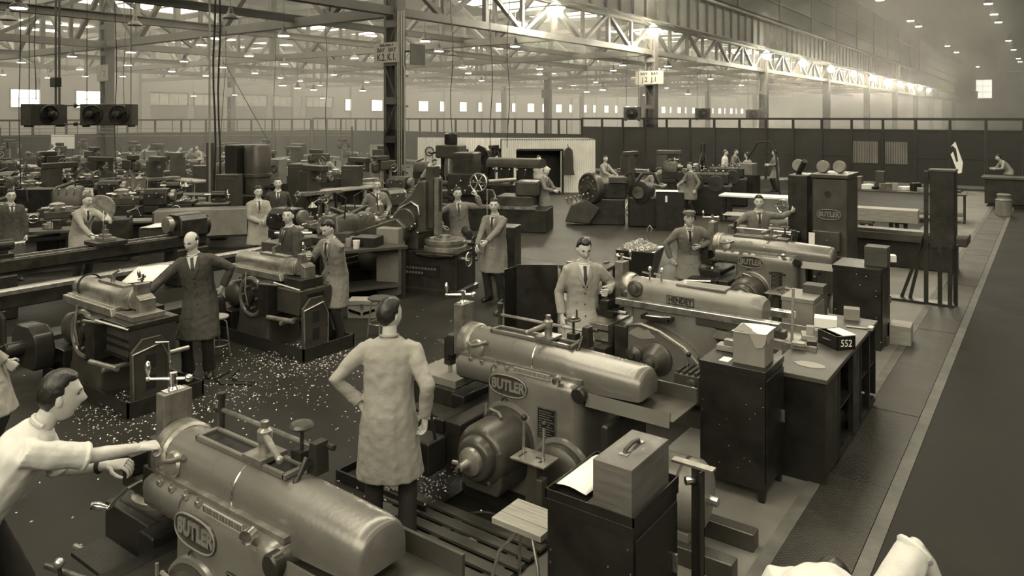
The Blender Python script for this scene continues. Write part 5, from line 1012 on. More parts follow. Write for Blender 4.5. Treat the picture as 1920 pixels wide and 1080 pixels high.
# trough of grey panels
tr = T('coolant_trough', 'long grey panelled trough behind the pale-coated youth', 'trough', at(425, 17.5), radians(52))
for k in range(3): B().box(-1.5+k, -.52+k, -.4, -.36, .35, .95).o('panel', 'machine_light', tr, .01)
B().box(-1.55, 1.5, -.36, .4, .3, .93).o('tank', 'machine_mid', tr, .02); B().box(-1.4, -1.3, -.3, .3, 0, .3).box(1.2, 1.3, -.3, .3, 0, .3).o('stand', 'machine_dark', tr); B().box(-2.1, -1.55, -.3, .2, .7, .74).o('end_tray', 'machine_light', tr)
# tall press with round ram
hp = T('hydraulic_press', 'tall dark press with a thick upright cylinder', 'press', at(478, 22), radians(20))
B().box(-.75, -.35, -.4, .4, 0, 2.25).o('side_frame', 'machine_dark', hp, .02); B().box(-.4, .5, -.45, .45, 0, .8).o('base', 'machine_dark', hp, .03); B().lathe((.1, 0, .8), (0, 0, 1), [(.36, 0), (.36, .5), (.4, .52), (.4, .6), (.38, .62), (.38, 1.4), (.35, 1.46), (.1, 1.48)], 30).o('cylinder', 'machine_mid', hp); B().tube([(.45, -.1, 1.0), (.9, -.2, 1.05), (1.0, -.2, .7), (.95, -.2, .3)], .06, 10).o('hose', 'rubber', hp)
gb = T('control_panel', 'square machine head panel with a round gauge right of the press', 'panel', at(516, 23.5), radians(15)); B().box(-.3, .3, -.2, .2, .95, 1.75).o('case', 'machine_light', gb, .02); B().box(-.1, .1, -.1, .1, 0, .95).o('pedestal', 'machine_dark', gb); B().tor((.12, -.21, 1.45), .1, .015, (0, 1, 0), 20, 6).o('gauge', 'machine_dark', gb); B().cyl((-.12, -.2, 1.2), (-.12, -.23, 1.2), .05, n=14).o('knob', 'bright_steel', gb)
# benches and chests around
bench('open table behind the lathe lamp on the left', at(300, 19), radians(35), 2.4, .7, .85); bench('low open table beyond the blurred man', at(345, 22), radians(30), 2.2, .7, .8)
ck = big_box('tool_chest', 'square dark chest with papers on top behind the long lathe', 'chest', 307, 15.8, (.75, .6, .75), 'dark_wood', radians(30))
o = B().loft([[V((x, y, .01+.03*sin(4*x+3*y)+.03)) for x in (-.35, -.12, .12, .36)] for y in (-.25, 0, .28)], caps=False, close=False).o('paper_sheet', 'paper'); o.location = at(305, 15.7, .76); o.rotation_euler.z = .5; sm_ = o.modifiers.new('s', 'SOLIDIFY'); sm_.thickness = .005; tag(o, 'white sheets draped over the square dark chest', 'paper')
o = B().loft([[V((x, y, .02*sin(9*x)+.05*y+.02)) for x in (-.22, -.08, .08, .22)] for y in (-.18, 0, .2)], caps=False, close=False).o('paper_sheet', 'paper'); o.location = at(272, 9.3, 1.1); o.rotation_euler = (.3, 0, .5); sm_ = o.modifiers.new('s', 'SOLIDIFY'); sm_.thickness = .004; tag(o, 'white drawing sheets on the stand behind the balding man', 'paper')
ds = T('drawing_stand', 'slim stand holding white drawing sheets near the balding man', 'stand', at(272, 9.35, .02)); B().box(-.02, .02, -.02, .02, 0, 1.0).o('post', 'machine_dark', ds); B().box(-.2, .2, -.17, .17, 0, .03).o('foot', 'machine_dark', ds); B().box(-.2, .2, -.16, .16, 1.0, 1.03, Matrix.Translation((0, 0, 0))).o('desk', 'dark_wood', ds)
big_box('tool_chest', 'dark wooden chest behind the bending man', 'chest', 530, 12.4, (.9, .55, .85), 'dark_wood', radians(24))
bench('steel bench with cups and boxes left of the slotting machine', at(672, 12.6), radians(62), 1.5, .8, .9)
for k, (q, w_, m_, lb_) in enumerate(((654, 12.5, 'sign', 'white enamel mug on the bench left of the slotting machine'), (668, 12.3, 'paper', 'white paper cup beside the enamel mug'), (662, 12.7, 'sign', 'pale jar behind the enamel mug'))):
    o = B().lathe((0, 0, 0), (0, 0, 1), [(.045, 0), (.05, .01), (.06, .14), (.055, .14), (.045, .02)], 14).o('mug', m_); o.location = at(q, w_, .9); tag(o, lb_, 'mug')
big_box('file_tray', 'stack of dark filing trays on the bench by the slotting machine', 'tray', 690, 12.6, (.42, .36, .16), 'cabinet_steel', radians(20), .9); big_box('tool_box', 'dark small tool box at the far end of the slotting bench', 'box', 645, 13.1, (.3, .25, .15), 'dark_wood', radians(20), .9)
big_box('carton', 'tall pale carton standing between bench and slotting machine', 'box', 733, 13.0, (.42, .3, 1.15), 'card', radians(20), 0)

# ------------------------------------------------------------------ slotting machine
sl = T('slotting_machine', 'slotting machine with swan-neck column and round work table', 'slotter', (-9.25, 9.88, 0), radians(14))
B().loft([rr(-.85, 1.0, -.42, .42, .05, 0), rr(-.85, 1.0, -.42, .42, .05, .08), rr(-.8, .95, -.38, .38, .05, .1), rr(-.8, .95, -.38, .38, .05, .72)]).o('base', 'machine_dark', sl)
B().box(-.35, .6, -.395, -.385, .3, .5).o('name_plate', 'black_iron', sl); 
tx_ = B()
for k in range(14): tx_.box(-.28+.06*k, -.24+.06*k, -.398, -.394, .42, .46)
for k in range(6): tx_.box(-.05+.06*k, -.01+.06*k, -.398, -.394, .34, .38)
tx_.o('plate_lettering', 'worn_steel', sl)
B().prism([(-.45, .72), (-.5, 1.0), (-.45, 1.25), (-.3, 1.5), (-.05, 1.7), (.1, 1.95), (.25, 1.95), (.25, 1.05), (.1, 1.0), (.1, .72)], -.24, .24).o('swan_neck', 'machine_mid', sl, .03)
B().box(.2, .34, -.14, .14, 1.1, 2.2).o('ram_guide', 'machine_mid', sl, .01); B().box(.34, .42, -.09, .09, .98, 2.0).o('ram', 'worn_steel', sl, .008); B().box(.345, .43, -.03, .03, 1.4, 1.95).o('guide_slot', 'ink', sl); B().box(.36, .4, -.03, .03, .84, 1.0).o('cutting_tool', 'steel', sl)
B().lathe((-.12, -.24, 1.25), (0, -1, 0), [(.22, 0), (.22, .1), (.2, .12)], 26).o('gear_boss', 'machine_mid', sl); B().tube([(-.4, -.26, 1.2), (-.25, -.28, 1.45), (-.02, -.28, 1.58), (.12, -.27, 1.5), (.14, -.26, 1.35)], .02, 8).o('oil_pipe', 'steel', sl)
B().lathe((-.2, -.24, 1.0), (0, -1, 0), [(.17, 0), (.17, .25), (.12, .27), (.12, .4), (.09, .42)], 24).o('drive_hub', 'machine_mid', sl)
B().prism([(-1.15, .75), (-1.1, 1.0), (-.2, 1.3), (.0, 1.15), (-.05, .9), (-.3, .72)], -.5, -.36).o('belt_guard', 'machine_mid', sl, .03); B().cyl((-1.0, -.3, .5), (-.6, -.3, .5), .2, n=20).o('drive_motor', 'machine_mid', sl)
tb = B().lathe((.52, 0, .74), (0, 0, 1), [(.38, 0), (.38, .05), (.34, .06), (.34, .1), (.36, .11), (.36, .17)], 36).o('round_table', 'worn_steel', sl); B().lathe((.52, 0, .91), (0, 0, 1), [(.2, 0), (.2, .02), (.1, .02), (.1, .07)], 20).o('workpiece', 'worn_steel', tb)
B().prism([(.2, .7), (.55, .66), (.9, .7), (.9, .72), (.2, .72)], -.52, -.38).box(.1, .95, -.42, .42, .7, .74).o('saddle', 'machine_dark', sl, .008)
handwheel(sl, (1.08, -.2, .62), (1, 0, 0), .12, 'steel', .013); B().cyl((.9, -.2, .62), (1.08, -.2, .62), .03, n=10).o('feed_shaft', 'steel', sl); handwheel(sl, (1.02, .15, .86), (1, 0, 0), .1, 'machine_dark', .013); B().cyl((.85, .15, .86), (1.02, .15, .86), .03, n=10).o('feed_shaft', 'steel', sl)
for x, z in ((-.02, 1.05), (.05, 1.1), (.1, .95)): ball_handle(B(), (x, -.24, z), (x+.06, -.36, z+.1), .01, .022).o('control_lever', 'steel', sl)
cb_ = big_box('side_cabinet', 'dark low cabinet behind the young man at the slotting machine', 'cabinet', 948, 14.6, (.5, .5, .95), 'cabinet_steel', radians(20)); 
# hanging chain with hook
chn = T('chain_hoist', 'pendant control wheel and hanging chain over the boring machine', 'hoist', at(897, 19)); handwheel(chn, (0, 0, 1.4), (.3, -1, .1), .23, 'steel', .018, 6); handwheel(chn, (.05, .1, 1.42), (.3, -1, .1), .15, 'machine_dark', .03, 6)
B().cyl((0, 0, 1.4), (.3, 1.2, 1.4), .06, n=12).o('wheel_shaft', 'worn_steel', chn)
for k in range(14): B().tor((.36, -.1, 1.25-.05*k), .018, .005, (1, 0, 0) if k % 2 else (0, 1, 0), 10, 5).o('chain_link', 'steel', chn)

# ------------------------------------------------------------------ boring machine group in the centre
bm = T('boring_machine', 'big dark horizontal boring machine behind the slotting machine', 'boring machine', at(905, 20.5), radians(22))
B().box(-1.8, 1.9, -.5, .5, 0, .62).o('bed', 'machine_dark', bm, .03); B().box(-1.6, 1.6, -.55, -.4, .62, .7).o('bed_way', 'steel', bm)
B().box(-.75, -.15, -.4, .4, .62, 2.1).o('column', 'machine_dark', bm, .04); B().box(-.85, .2, -.55, -.38, .95, 1.55).o('spindle_head', 'machine_dark', bm, .04); B().cyl((.2, -.46, 1.3), (.9, -.46, 1.3), .07, n=14).o('boring_bar', 'steel', bm)
B().box(.5, 1.5, -.45, .45, .7, .95).o('work_table', 'machine_mid', bm, .02); B().box(1.0, 1.6, -.35, .35, .95, 1.35).o('work_casting', 'machine_mid', bm, .05); B().cyl((-2.0, -.3, 1.05), (-.8, -.3, 1.05), .03, n=10).o('rail', 'steel', bm)
for k in range(8): ball_handle(B(), (-.7+.12*k, -.55, 1.0+.13*(k % 3)), (-.66+.12*k, -.68, 1.1+.13*(k % 3)), .01, .026).o('control_lever', 'steel', bm)
B().prism([(-.4, .7), (.25, .7), (.1, 1.0), (-.3, 1.0)], .6, .75).o('guard', 'machine_mid', bm)
vm = T('vertical_mill', 'tall vertical milling machine with motor on top before the corrugated screen', 'milling machine', at(848, 25), radians(15))
B().box(-.5, .5, -.4, .5, 0, .7).o('base', 'machine_dark', vm, .04); B().box(-.45, .4, .0, .5, .7, 2.0).o('column', 'machine_dark', vm, .05); B().box(-.4, .45, -.5, .2, 1.7, 2.15).o('head', 'machine_mid', vm, .06); B().lathe((0, -.1, 2.15), (0, 0, 1), [(.2, 0), (.22, .03), (.22, .35), (.15, .4), (.05, .42)], 20).o('top_motor', 'machine_dark', vm); B().cyl((0, -.25, 1.1), (0, -.25, 1.7), .16, .14, 18).o('quill', 'bright_steel', vm); B().cyl((-.1, -.3, .95), (-.1, -.3, 1.7), .02, n=8).cyl((.2, -.3, .95), (.2, -.3, 1.7), .02, n=8).o('guide_rod', 'steel', vm); B().box(-1.0, 1.1, -.6, .0, .7, .88).o('table', 'machine_dark', vm, .02); B().tube([(-.4, -.2, 1.9), (-.7, -.25, 1.85), (-.75, -.25, 1.9)], .04, 8).o('control_arm', 'machine_dark', vm)
tc = T('flexible_ducts', 'tall dark guard with curved ducts right of the vertical mill', 'guard', at(893, 26), radians(15)); B().prism([(-.6, 0), (.7, 0), (.7, 1.2), (.35, 2.0), (.1, 2.1), (-.2, 1.7), (-.6, 1.2)], -.05, .05).o('guard_plate', 'machine_dark', tc)
for k in range(3): B().tube([(-.3+.4*k, -.1, 0), (-.4+.4*k, -.15, .8), (-.2+.4*k, -.15, 1.6), (.05+.4*k, -.1, 1.9), (.3+.4*k, -.1, 1.2)], .04, 8).o('duct', 'rubber', tc)
tu = T('travelling_head', 'rounded machine head on the boring machine near the hut', 'machine', at(968, 24), radians(12)); B().loft([dring(x, 0, 1.45, 1.75, .3, flat=.3) for x in (-.95, -.9, .85, .92)]).o('head_cover', 'machine_mid', tu); B().box(-.8, .8, -.3, .3, 0, .9).o('base', 'machine_dark', tu, .03); B().box(-.55, -.2, -.25, .25, .9, 1.46).box(.2, .5, -.25, .25, .9, 1.46).o('upright', 'machine_dark', tu)
for k in range(6): ball_handle(B(), (-.7+.28*k, -.3, 1.2), (-.62+.28*k, -.42, 1.4), .012, .03).o('control_lever', 'steel', tu)
def wavy(x0, x1, y, z0, z1, p=.09, a=.022):
    b = B(); n = int(abs(x1-x0)/p*4); R_ = []
    for z in (z0, z1): R_.append([V((x0+(x1-x0)*i/n, y+a*sin(i*pi/2), z)) for i in range(n+1)]+[V((x0+(x1-x0)*i/n, y+.03+a*sin(i*pi/2), z)) for i in range(n, -1, -1)])
    return b.loft(R_)
hut = T('corrugated_hut', 'white corrugated-iron hut with a dark open doorway', 'hut', at(1038, 31), radians(38))
wavy(-2.2, -1.6, -.9, 0, 2.0).o('front_wall', 'corrugated', hut); wavy(.2, 1.6, -.9, 0, 2.15).o('front_wall', 'corrugated', hut); wavy(-2.2, .3, -.9, 1.75, 2.15).o('lintel_sheet', 'corrugated', hut); B().box(1.58, 1.62, -.9, 1.4, 0, 2.15).o('side_wall', 'corrugated', hut); B().box(-2.2, 1.6, 1.38, 1.42, 0, 2.1).o('back_wall', 'machine_dark', hut); B().box(-2.2, 1.62, -.9, 1.4, 2.12, 2.16).o('roof', 'structural_dark', hut); B().box(-1.55, .3, -.92, -.85, 1.7, 1.78).box(.24, .32, -.95, -.85, 0, 1.75).o('door_frame', 'machine_dark', hut)
cs = T('corrugated_screen', 'pale corrugated screen behind the vertical mill with coiled ropes', 'screen', at(864, 34.5), radians(25)); wavy(-2.1, 2.1, 0, 0, 2.1).o('sheet', 'corrugated', cs); B().box(-2.1, 2.1, .03, .08, 2.0, 2.12).o('top_rail', 'structural', cs)
for x in (-1.5, -.3): B().tor((x, -.06, 1.45), .2, .03, (0, 1, 0), 22, 6).o('rope_coil', 'machine_dark', cs)
hc = T('hanging_coat', 'dark coat hanging on the hut wall', 'coat', at(1066, 29.6, 0), radians(38)); B().loft([[V((w_*cos(2*pi*i/12), .08*sin(2*pi*i/12), z)) for i in range(12)] for w_, z in ((.05, 1.85), (.16, 1.75), (.2, 1.4), (.2, 1.0), (.24, .75))]).o('coat', 'coat_dark', hc); B().cyl((0, 0, 1.84), (0, .35, 1.95), .02, n=6).o('peg', 'machine_dark', hc)
# dial machine
dm = T('gear_hobbing_machine', 'machine with a large round dial face near the long-coated man', 'machine', at(1112, 21.2), radians(30))
B().lathe((-.15, -.15, 1.05), (-.75, -.66, 0), [(.3, -.3), (.4, -.26), (.45, -.22), (.45, -.04), (.42, 0), (.38, 0), (.37, -.02), (.2, -.02), (.19, 0), (.1, .0), (.09, .06), (.02, .06)], 34).o('dial_head', 'machine_mid', dm)
for k in range(8):
    a = k*pi/4; q = V((-.15, -.15, 1.05))+V((.66, -.75, 0))*(.3*cos(a))+V((0, 0, .3*sin(a)))+V((-.75, -.66, 0))*.0; B().sph(q, .03, 8, 5).o('bolt', 'worn_steel', dm)
B().box(-.1, .9, -.1, .55, 0, .75).o('base', 'machine_dark', dm, .04); B().prism([(-.8, .1), (-.1, .05), (.2, .5), (-.2, .75), (-.6, .6)], -.3, .25).o('knee', 'machine_mid', dm, .04); B().box(.1, .95, -.05, .5, .75, 1.2).o('gear_case', 'machine_dark', dm, .04); B().box(.45, .95, -.2, .4, 1.2, 1.38).o('oil_tank', 'machine_mid', dm, .02); B().tube([(.9, .2, 1.38), (1.1, .1, 1.5), (1.3, 0, 1.0), (1.25, 0, .2)], .03, 8).o('cable', 'rubber', dm); handwheel(dm, (1.05, .0, .45), (.7, -.7, 0), .2, 'steel', .016)
for k in range(6): ball_handle(B(), (-.7+.12*k, -.3, .62+.03*k), (-.75+.12*k, -.42, .78+.03*k), .012, .03).o('control_lever', 'steel', dm)
bk = T('grinding_machine', 'black grinding machine with a bright round end disc', 'grinder', at(1212, 21), radians(25)); B().box(-.5, .4, -.4, .4, 0, .85).o('base', 'black_iron', bk, .05); B().lathe((-.2, -.4, .98), (-.3, -1, 0), [(.3, -.5), (.32, -.1), (.32, .02), (.2, .04), (.02, .04)], 28).o('motor_drum', 'black_iron', bk); B().lathe((-.22, -.45, .98), (-.3, -1, 0), [(.17, 0), (.17, .02), (.02, .03)], 24).o('end_disc', 'bright_steel', bk); B().tube([(-.3, -.2, 1.2), (-.1, -.2, 1.5), (.2, -.2, 1.5), (.35, -.2, 1.2)], .05, 8).o('wheel_guard', 'machine_dark', bk)
big_box('steel_cabinet', 'black cabinet with a paper-covered top right of the grinder', 'cabinet', 1256, 20.3, (.75, .6, 1.05), 'black_iron', radians(25)); big_box('paper_sheet', 'white paper lying on the black cabinet by the grinder', 'paper', 1250, 20.2, (.6, .45, .01), 'paper', radians(25), 1.06, 0); big_box('job_ticket', 'small white ticket hanging on the black cabinet', 'paper', 1251, 19.85, (.06, .012, .17), 'paper', radians(25), .78, 0).location = at(1256, 20.3, .78)+V((-.1*cos(radians(25))+.306*sin(radians(25)), -.1*sin(radians(25))-.306*cos(radians(25)), 0))
for q, dd, lb_ in ((1330, 23.5, 'dark chucking machine beside the man in the grey coat'), (1362, 26, 'dark chucking machine in front of the far group')):
    c_ = T('chucking_machine', lb_, 'machine', at(q, dd), radians(20)); B().box(-.7, .7, -.45, .45, 0, .95).o('base', 'black_iron', c_, .05)
    for x in (-.4, .2): B().cyl((x, -.5, 1.0), (x, .3, 1.0), .24, n=22).o('spindle_drum', 'machine_dark', c_)
    B().box(-.6, .6, -.1, .4, .95, 1.3).o('head', 'machine_dark', c_, .05)
    for k in range(5): ball_handle(B(), (-.5+.22*k, -.3, 1.25), (-.45+.22*k, -.42, 1.4), .012, .028).o('control_lever', 'steel', c_)
jc = T('jib_stand', 'small dark tripod hoist before the partition', 'hoist', at(1318, 27)); 
for a in (0, 2.1, 4.2): B().cyl((.5*cos(a), .5*sin(a), 0), (0, 0, 2.0), .04, n=8).o('leg', 'machine_dark', jc)
B().cyl((0, 0, 1.5), (0, 0, 2.1), .09, n=10).o('hoist_block', 'machine_dark', jc)
th = T('curved_hose', 'tall curved hose rising from the box by the far group', 'hose', at(1440, 28)); B().tube([(-.9, 0, .9), (-.75, 0, 1.5), (-.4, 0, 2.1), (.1, 0, 2.15), (.3, 0, 1.6), (.35, 0, .8), (.45, 0, .1)], .035, 8).o('hose', 'rubber', th); B().box(-1.1, -.5, -.3, .3, .85, 1.3).o('box', 'machine_light', th, .02); B().box(-1.1, -.4, -.35, .35, 0, .85).o('stand', 'machine_dark', th)
bench('long table with a white top by the far group', at(1432, 21.5), radians(8), 2.4, .8, .8, 'paper'); big_box('timber_baulk', 'long low timber baulk on the floor before the far group', 'timber', 1450, 18.6, (2.2, .3, .3), 'wood', radians(6))

# ------------------------------------------------------------------ planing machine with two tall columns
pl_ = T('planing_machine', 'tall planing machine column with oval badge and two round gauges', 'planer', (-3.1, 13.9, 0))
B().box(-.28, .3, -.3, .55, 0, 2.02).o('near_column', 'machine_mid', pl_, .03); B().box(-.3, .32, -.34, .57, 2.02, 2.1).o('column_cap', 'machine_mid', pl_, .02); B().box(-.75, -.4, -.1, .5, 0, 2.05).o('far_column', 'machine_dark', pl_, .03)
for x, y in ((-.15, 0), (.1, .1), (-.6, .1)): B().lathe((x, y, 2.2), (-.2, -1, .2), [(.11, 0), (.11, .06), (.1, .07), (.02, .07)], 20).o('gauge', 'machine_light', pl_)
B().cyl((-.62, .1, 2.05), (-.45, -.1, 2.3), .05, n=10).o('gauge_arm', 'machine_dark', pl_)
oval_badge(pl_, 0, -.302, 1.4, .2, .09, 'BUTLER', .12); B().cyl((-.02, -.3, 1.75), (-.02, -.305, 1.75), .055, n=18).o('port_hole', 'ink', pl_)
dr = B().box(-.25, .2, -.42, -.3, .78, 1.12).o('control_box', 'machine_mid', pl_, .015); B().cyl((0, -.42, .97), (0, -.44, .97), .015, n=10).o('knob', 'steel', dr); B().box(-.3, -.2, -.44, -.425, .85, 1.08, Matrix.Translation((0, 0, 0)) @ Matrix.Rotation(0, 4, 'Y')).o('job_card', 'paper', dr)
B().box(-1.2, -.3, -.4, .2, .55, .75).o('cross_rail', 'machine_dark', pl_, .02); B().lathe((-.65, -.25, .95), (0, -1, 0), [(.14, -.1), (.14, .05), (.1, .08), (.04, .1)], 20).o('tool_head', 'machine_dark', pl_); B().tube([(-1.1, -.35, .9), (-.9, -.42, .95), (-.6, -.36, 1.0)], .03, 8).o('head_lever', 'worn_steel', pl_); handwheel(pl_, (-.85, -.05, 1.45), (-.3, -1, 0), .12, 'steel', .014)
B().box(-.7, .3, .0, .4, 0, .4).o('bed', 'machine_dark', pl_, .03)
ptb = T('planer_bed', 'long planing machine bed running behind the tall column towards the aisle', 'machine bed', (-2.3, 17.2, 0), 0); B().box(-1.9, 1.0, -.4, .4, .55, .72).o('table', 'machine_mid', ptb, .02); B().box(-1.9, 1.0, -.4, -.36, .72, .78).o('table_lip', 'bright_steel', ptb); B().box(-1.7, .8, -.3, .3, 0, .55).o('bed', 'machine_dark', ptb, .03)
b2 = bench('long cluttered bench behind the planing machine', at(1690, 22.5), radians(4), 3.4, .9, .85); rk = random.Random(5)
for k in range(12):
    s_ = (rk.uniform(.12, .4), rk.uniform(.1, .3), rk.uniform(.05, .25)); o = B().box(-s_[0]/2, s_[0]/2, -s_[1]/2, s_[1]/2, 0, s_[2]).o('bench_part', ('worn_steel', 'pale_wood', 'paper', 'machine_dark')[k % 4], None, .008)
    o.location = (b2.location.x-1.45+.26*k, b2.location.y+rk.uniform(-.25, .25), .85); o.rotation_euler.z = rk.random(); tag(o, ('steel part lying on the cluttered bench behind the planing machine', 'pale wooden offcut on the cluttered bench behind the planing machine', 'white packet on the cluttered bench behind the planing machine', 'dark casting on the cluttered bench behind the planing machine')[k % 4], 'part', 'clutter on the bench behind the planing machine')
big_box('wooden_box', 'wide wooden chest on the near end of the cluttered bench', 'box', 1632, 21.8, (.55, .4, .38), 'wood', 0, .85).location = b2.location+V((-1.35, -.1, .851)); big_box('wooden_box', 'upright narrow wooden box on the cluttered bench', 'box', 1669, 22, (.25, .25, .55), 'dark_wood', 0, .85).location = b2.location+V((-.6, .15, .851))
bench('low open stand in front of the cluttered bench', at(1716, 18.6), radians(4), 1.2, .6, .6); big_box('timber_trough', 'long wooden trough on trestles right of the planing column', 'trough', 1655, 17.6, (1.5, .5, .3), 'pale_wood', radians(4), .62)
for k, x in enumerate((1625, 1690)): bench('trestle under the wooden trough, %s end' % ('left', 'right')[k], at(x, 17.6), radians(4), .3, .45, .615)
# angle-iron tail stand by the aisle
ts = T('tail_stand', 'tall dark angle-iron stand at the edge of the aisle', 'stand', (-1.45, 13.95, 0)); B().box(-.15, .2, -.1, .25, .95, 2.2).o('box_head', 'machine_dark', ts, .01); B().box(-.17, .22, -.12, .27, 2.2, 2.23).o('head_cap', 'dark_wood', ts)
for x, y in ((-.2, -.1), (.0, -.12), (.14, -.1), (.2, .1)): B().box(x-.03, x+.03, y-.03, y+.03, 0, 2.2 if x < -.1 else 1.0).o('upright', 'machine_dark', ts)
for x in (-.55, -.42): B().bar((x-.05, .1, 0), (-.22, .0, 1.15), .06, .05).o('raking_brace', 'machine_dark', ts)
B().box(-.75, .2, -.12, .15, 0, .05).o('foot_beam', 'machine_dark', ts)
fr = T('torn_poster', 'white torn paper surround hanging above the tail stand', 'poster', at(1793, 14.5, 2.1), radians(-20)); B().prism([(-.1, .4), (-.02, .5), (.12, .1), (.1, -.1), (.04, -.12), (-.1, .25), (-.06, .3), (.0, .1), (.04, .12), (.0, .36), (-.06, .42)], -.01, .01).o('sheet', 'paper', fr); B().cyl((0, .02, -2.1), (0, .02, .4), .012, n=6).o('stick', 'machine_dark', fr)
rb = T('counter_block', 'bulky dark counter at the far right edge', 'counter', at(1893, 25.5)); B().box(-.7, 1.0, -.5, .5, .1, .95).o('body', 'machine_dark', rb, .02); B().box(-.8, 1.1, -.6, .6, .95, 1.02).o('top', 'machine_mid', rb, .01); B().box(-.6, .9, -.4, .4, 0, .1).o('plinth', 'machine_dark', rb); dc = T('steel_drum', 'pale steel drum beside the aisle', 'drum', at(1882, 23)); B().lathe((0, 0, 0), (0, 0, 1), [(.2, 0), (.22, .02), (.22, .5), (.17, .56), (.17, .62), (.19, .63), (.19, .68), (.15, .69)], 24).o('drum', 'machine_light', dc); B().tor((0, 0, .5), .222, .012, (0, 0, 1), 24, 6).o('hoop', 'worn_steel', dc)

# ------------------------------------------------------------------ more machines and furniture of the left middle ground
turret('turret lathe beside the bespectacled man at the left edge', at(72, 16.2), radians(70), 1.0)
turret('turret lathe behind the blurred reaching man', at(195, 18.2), radians(55), 1.1)
lathe('engine lathe beyond the open table at left', at(265, 21), radians(50), 2.2, 1.0)
lathe('engine lathe left of the grey trough', at(352, 18.6), radians(48), 2.0, 1.0)
big_box('tool_cupboard', 'tall black cupboard behind the bespectacled man', 'cupboard', 75, 18.5, (.8, .6, 1.3), 'black_iron', radians(40))
big_box('tool_cupboard', 'short dark cupboard left of the blurred reaching man', 'cupboard', 112, 17, (.7, .6, 1.0), 'dark_wood', radians(40))
bench('narrow bench with tools beside the blurred reaching man', at(98, 14.8), radians(58), 1.3, .6, .85)
for k, (m_, lb_) in enumerate((('worn_steel', 'steel block on the narrow bench beside the blurred man'), ('sign', 'pale tin on the narrow bench beside the blurred man'), ('machine_dark', 'dark casting on the narrow bench beside the blurred man'))): big_box('bench_part', lb_, 'part', 88+9*k, 14.8, (.16, .12, .1+.04*k), m_, .4*k, .851)
ah = T('polishing_hood', 'arched hood frame over a grinding wheel behind the blurred man', 'hood', at(188, 16.0), radians(55)); B().tor((0, 0, 1.0), .55, .035, (0, 1, 0), 24, 8, 0, pi).o('arch', 'machine_dark', ah); B().box(-.6, .6, -.3, .3, 0, .9).o('stand', 'machine_dark', ah, .03); B().lathe((0, -.1, 1.1), (0, 1, 0), [(.3, 0), (.3, .12), (.05, .13)], 24).o('wheel', 'worn_steel', ah)
ow = T('overhead_wire', 'three thin wires strung across the far left bays', 'wire', at(0, 33))
for k in range(3): B().cyl((0, 0, 2.55-.17*k), at(660, 36, 2.5-.17*k)-at(0, 33), .012, n=5).o('wire', 'partition_light', ow)
for q in (0, 660): pp_ = at(q, 33 if q == 0 else 36)-at(0, 33); B().cyl(pp_, pp_+V((0, 0, 2.6)), .04, n=8).o('pole', 'structural_dark', ow)
for q, dd, lb_ in ((430, 20.5, 'grey electric cabinet right behind the trough'), (560, 25, 'grey electric cabinet right of the gauge panel'), (660, 24, 'grey electric cabinet behind the overall-coated man')):
    r = T('electric_cabinet', lb_, 'cabinet', at(q, dd), radians(30)); B().box(-.3, .3, -.2, .2, .1, 1.5).o('case', 'machine_mid', r, .02); B().box(-.25, .25, -.22, -.2, .2, 1.4).o('door', 'machine_mid', r, .01); B().box(-.3, .3, -.2, .2, 0, .1).o('plinth', 'black_iron', r)
# ================================================================== far bays: rows of machines, lamps, heaters, wires
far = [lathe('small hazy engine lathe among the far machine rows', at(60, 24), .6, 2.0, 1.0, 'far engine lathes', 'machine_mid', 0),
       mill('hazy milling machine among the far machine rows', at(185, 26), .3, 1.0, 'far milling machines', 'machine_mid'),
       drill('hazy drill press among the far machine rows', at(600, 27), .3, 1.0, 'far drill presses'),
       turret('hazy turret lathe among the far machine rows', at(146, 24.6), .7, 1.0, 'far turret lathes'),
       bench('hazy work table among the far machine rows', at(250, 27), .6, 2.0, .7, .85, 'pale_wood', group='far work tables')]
rf = random.Random(11); spots = []
for row, dd in enumerate((22.5, 26, 30, 34.5, 39)):
    q = -30+row*13
    while q < 735:
        x_ = q+rf.uniform(-12, 12); q += 68-row*6
        if 395 < x_ < 560 and dd < 30 or 575 < x_ < 665 and dd > 27 and dd < 36 or dd < 24 and 280 < x_ < 380: continue
        spots.append((x_, dd+rf.uniform(-1, 1)))
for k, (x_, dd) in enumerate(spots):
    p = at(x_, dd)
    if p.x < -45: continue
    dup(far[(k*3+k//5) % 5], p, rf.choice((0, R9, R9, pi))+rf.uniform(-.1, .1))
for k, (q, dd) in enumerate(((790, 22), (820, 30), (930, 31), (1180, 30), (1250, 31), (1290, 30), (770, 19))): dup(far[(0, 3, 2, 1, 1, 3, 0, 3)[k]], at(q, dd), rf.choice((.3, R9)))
# small things lying on the far tables
for k in range(46):
    x_, dd = rf.uniform(0, 720), rf.uniform(24, 38); p = at(x_, dd, 0)
    if p.x < -44: continue
    o = T('parts_bin', ('pale carton stacked among the far machines', 'dark parts bin among the far machines', 'grey tool cupboard among the far machines')[k % 3], ('box', 'bin', 'cupboard')[k % 3], p, rf.random(), ('far cartons', 'far parts bins', 'far tool cupboards')[k % 3]); s_ = (rf.uniform(.3, .7), rf.uniform(.3, .6), rf.uniform(.7, 1.3))
    B().box(-s_[0]/2, s_[0]/2, -s_[1]/2, s_[1]/2, 0, s_[2]).o('case', ('card', 'machine_dark', 'machine_light')[k % 3], o, .01); B().box(-s_[0]/2-.02, s_[0]/2+.02, -s_[1]/2-.02, s_[1]/2+.02, s_[2], s_[2]+.03).o('lid', ('sign', 'machine_mid', 'machine_mid')[k % 3], o)
ORD = 'leftmost second third fourth fifth sixth seventh eighth ninth tenth eleventh twelfth thirteenth fourteenth fifteenth sixteenth seventeenth eighteenth nineteenth twentieth'.split()
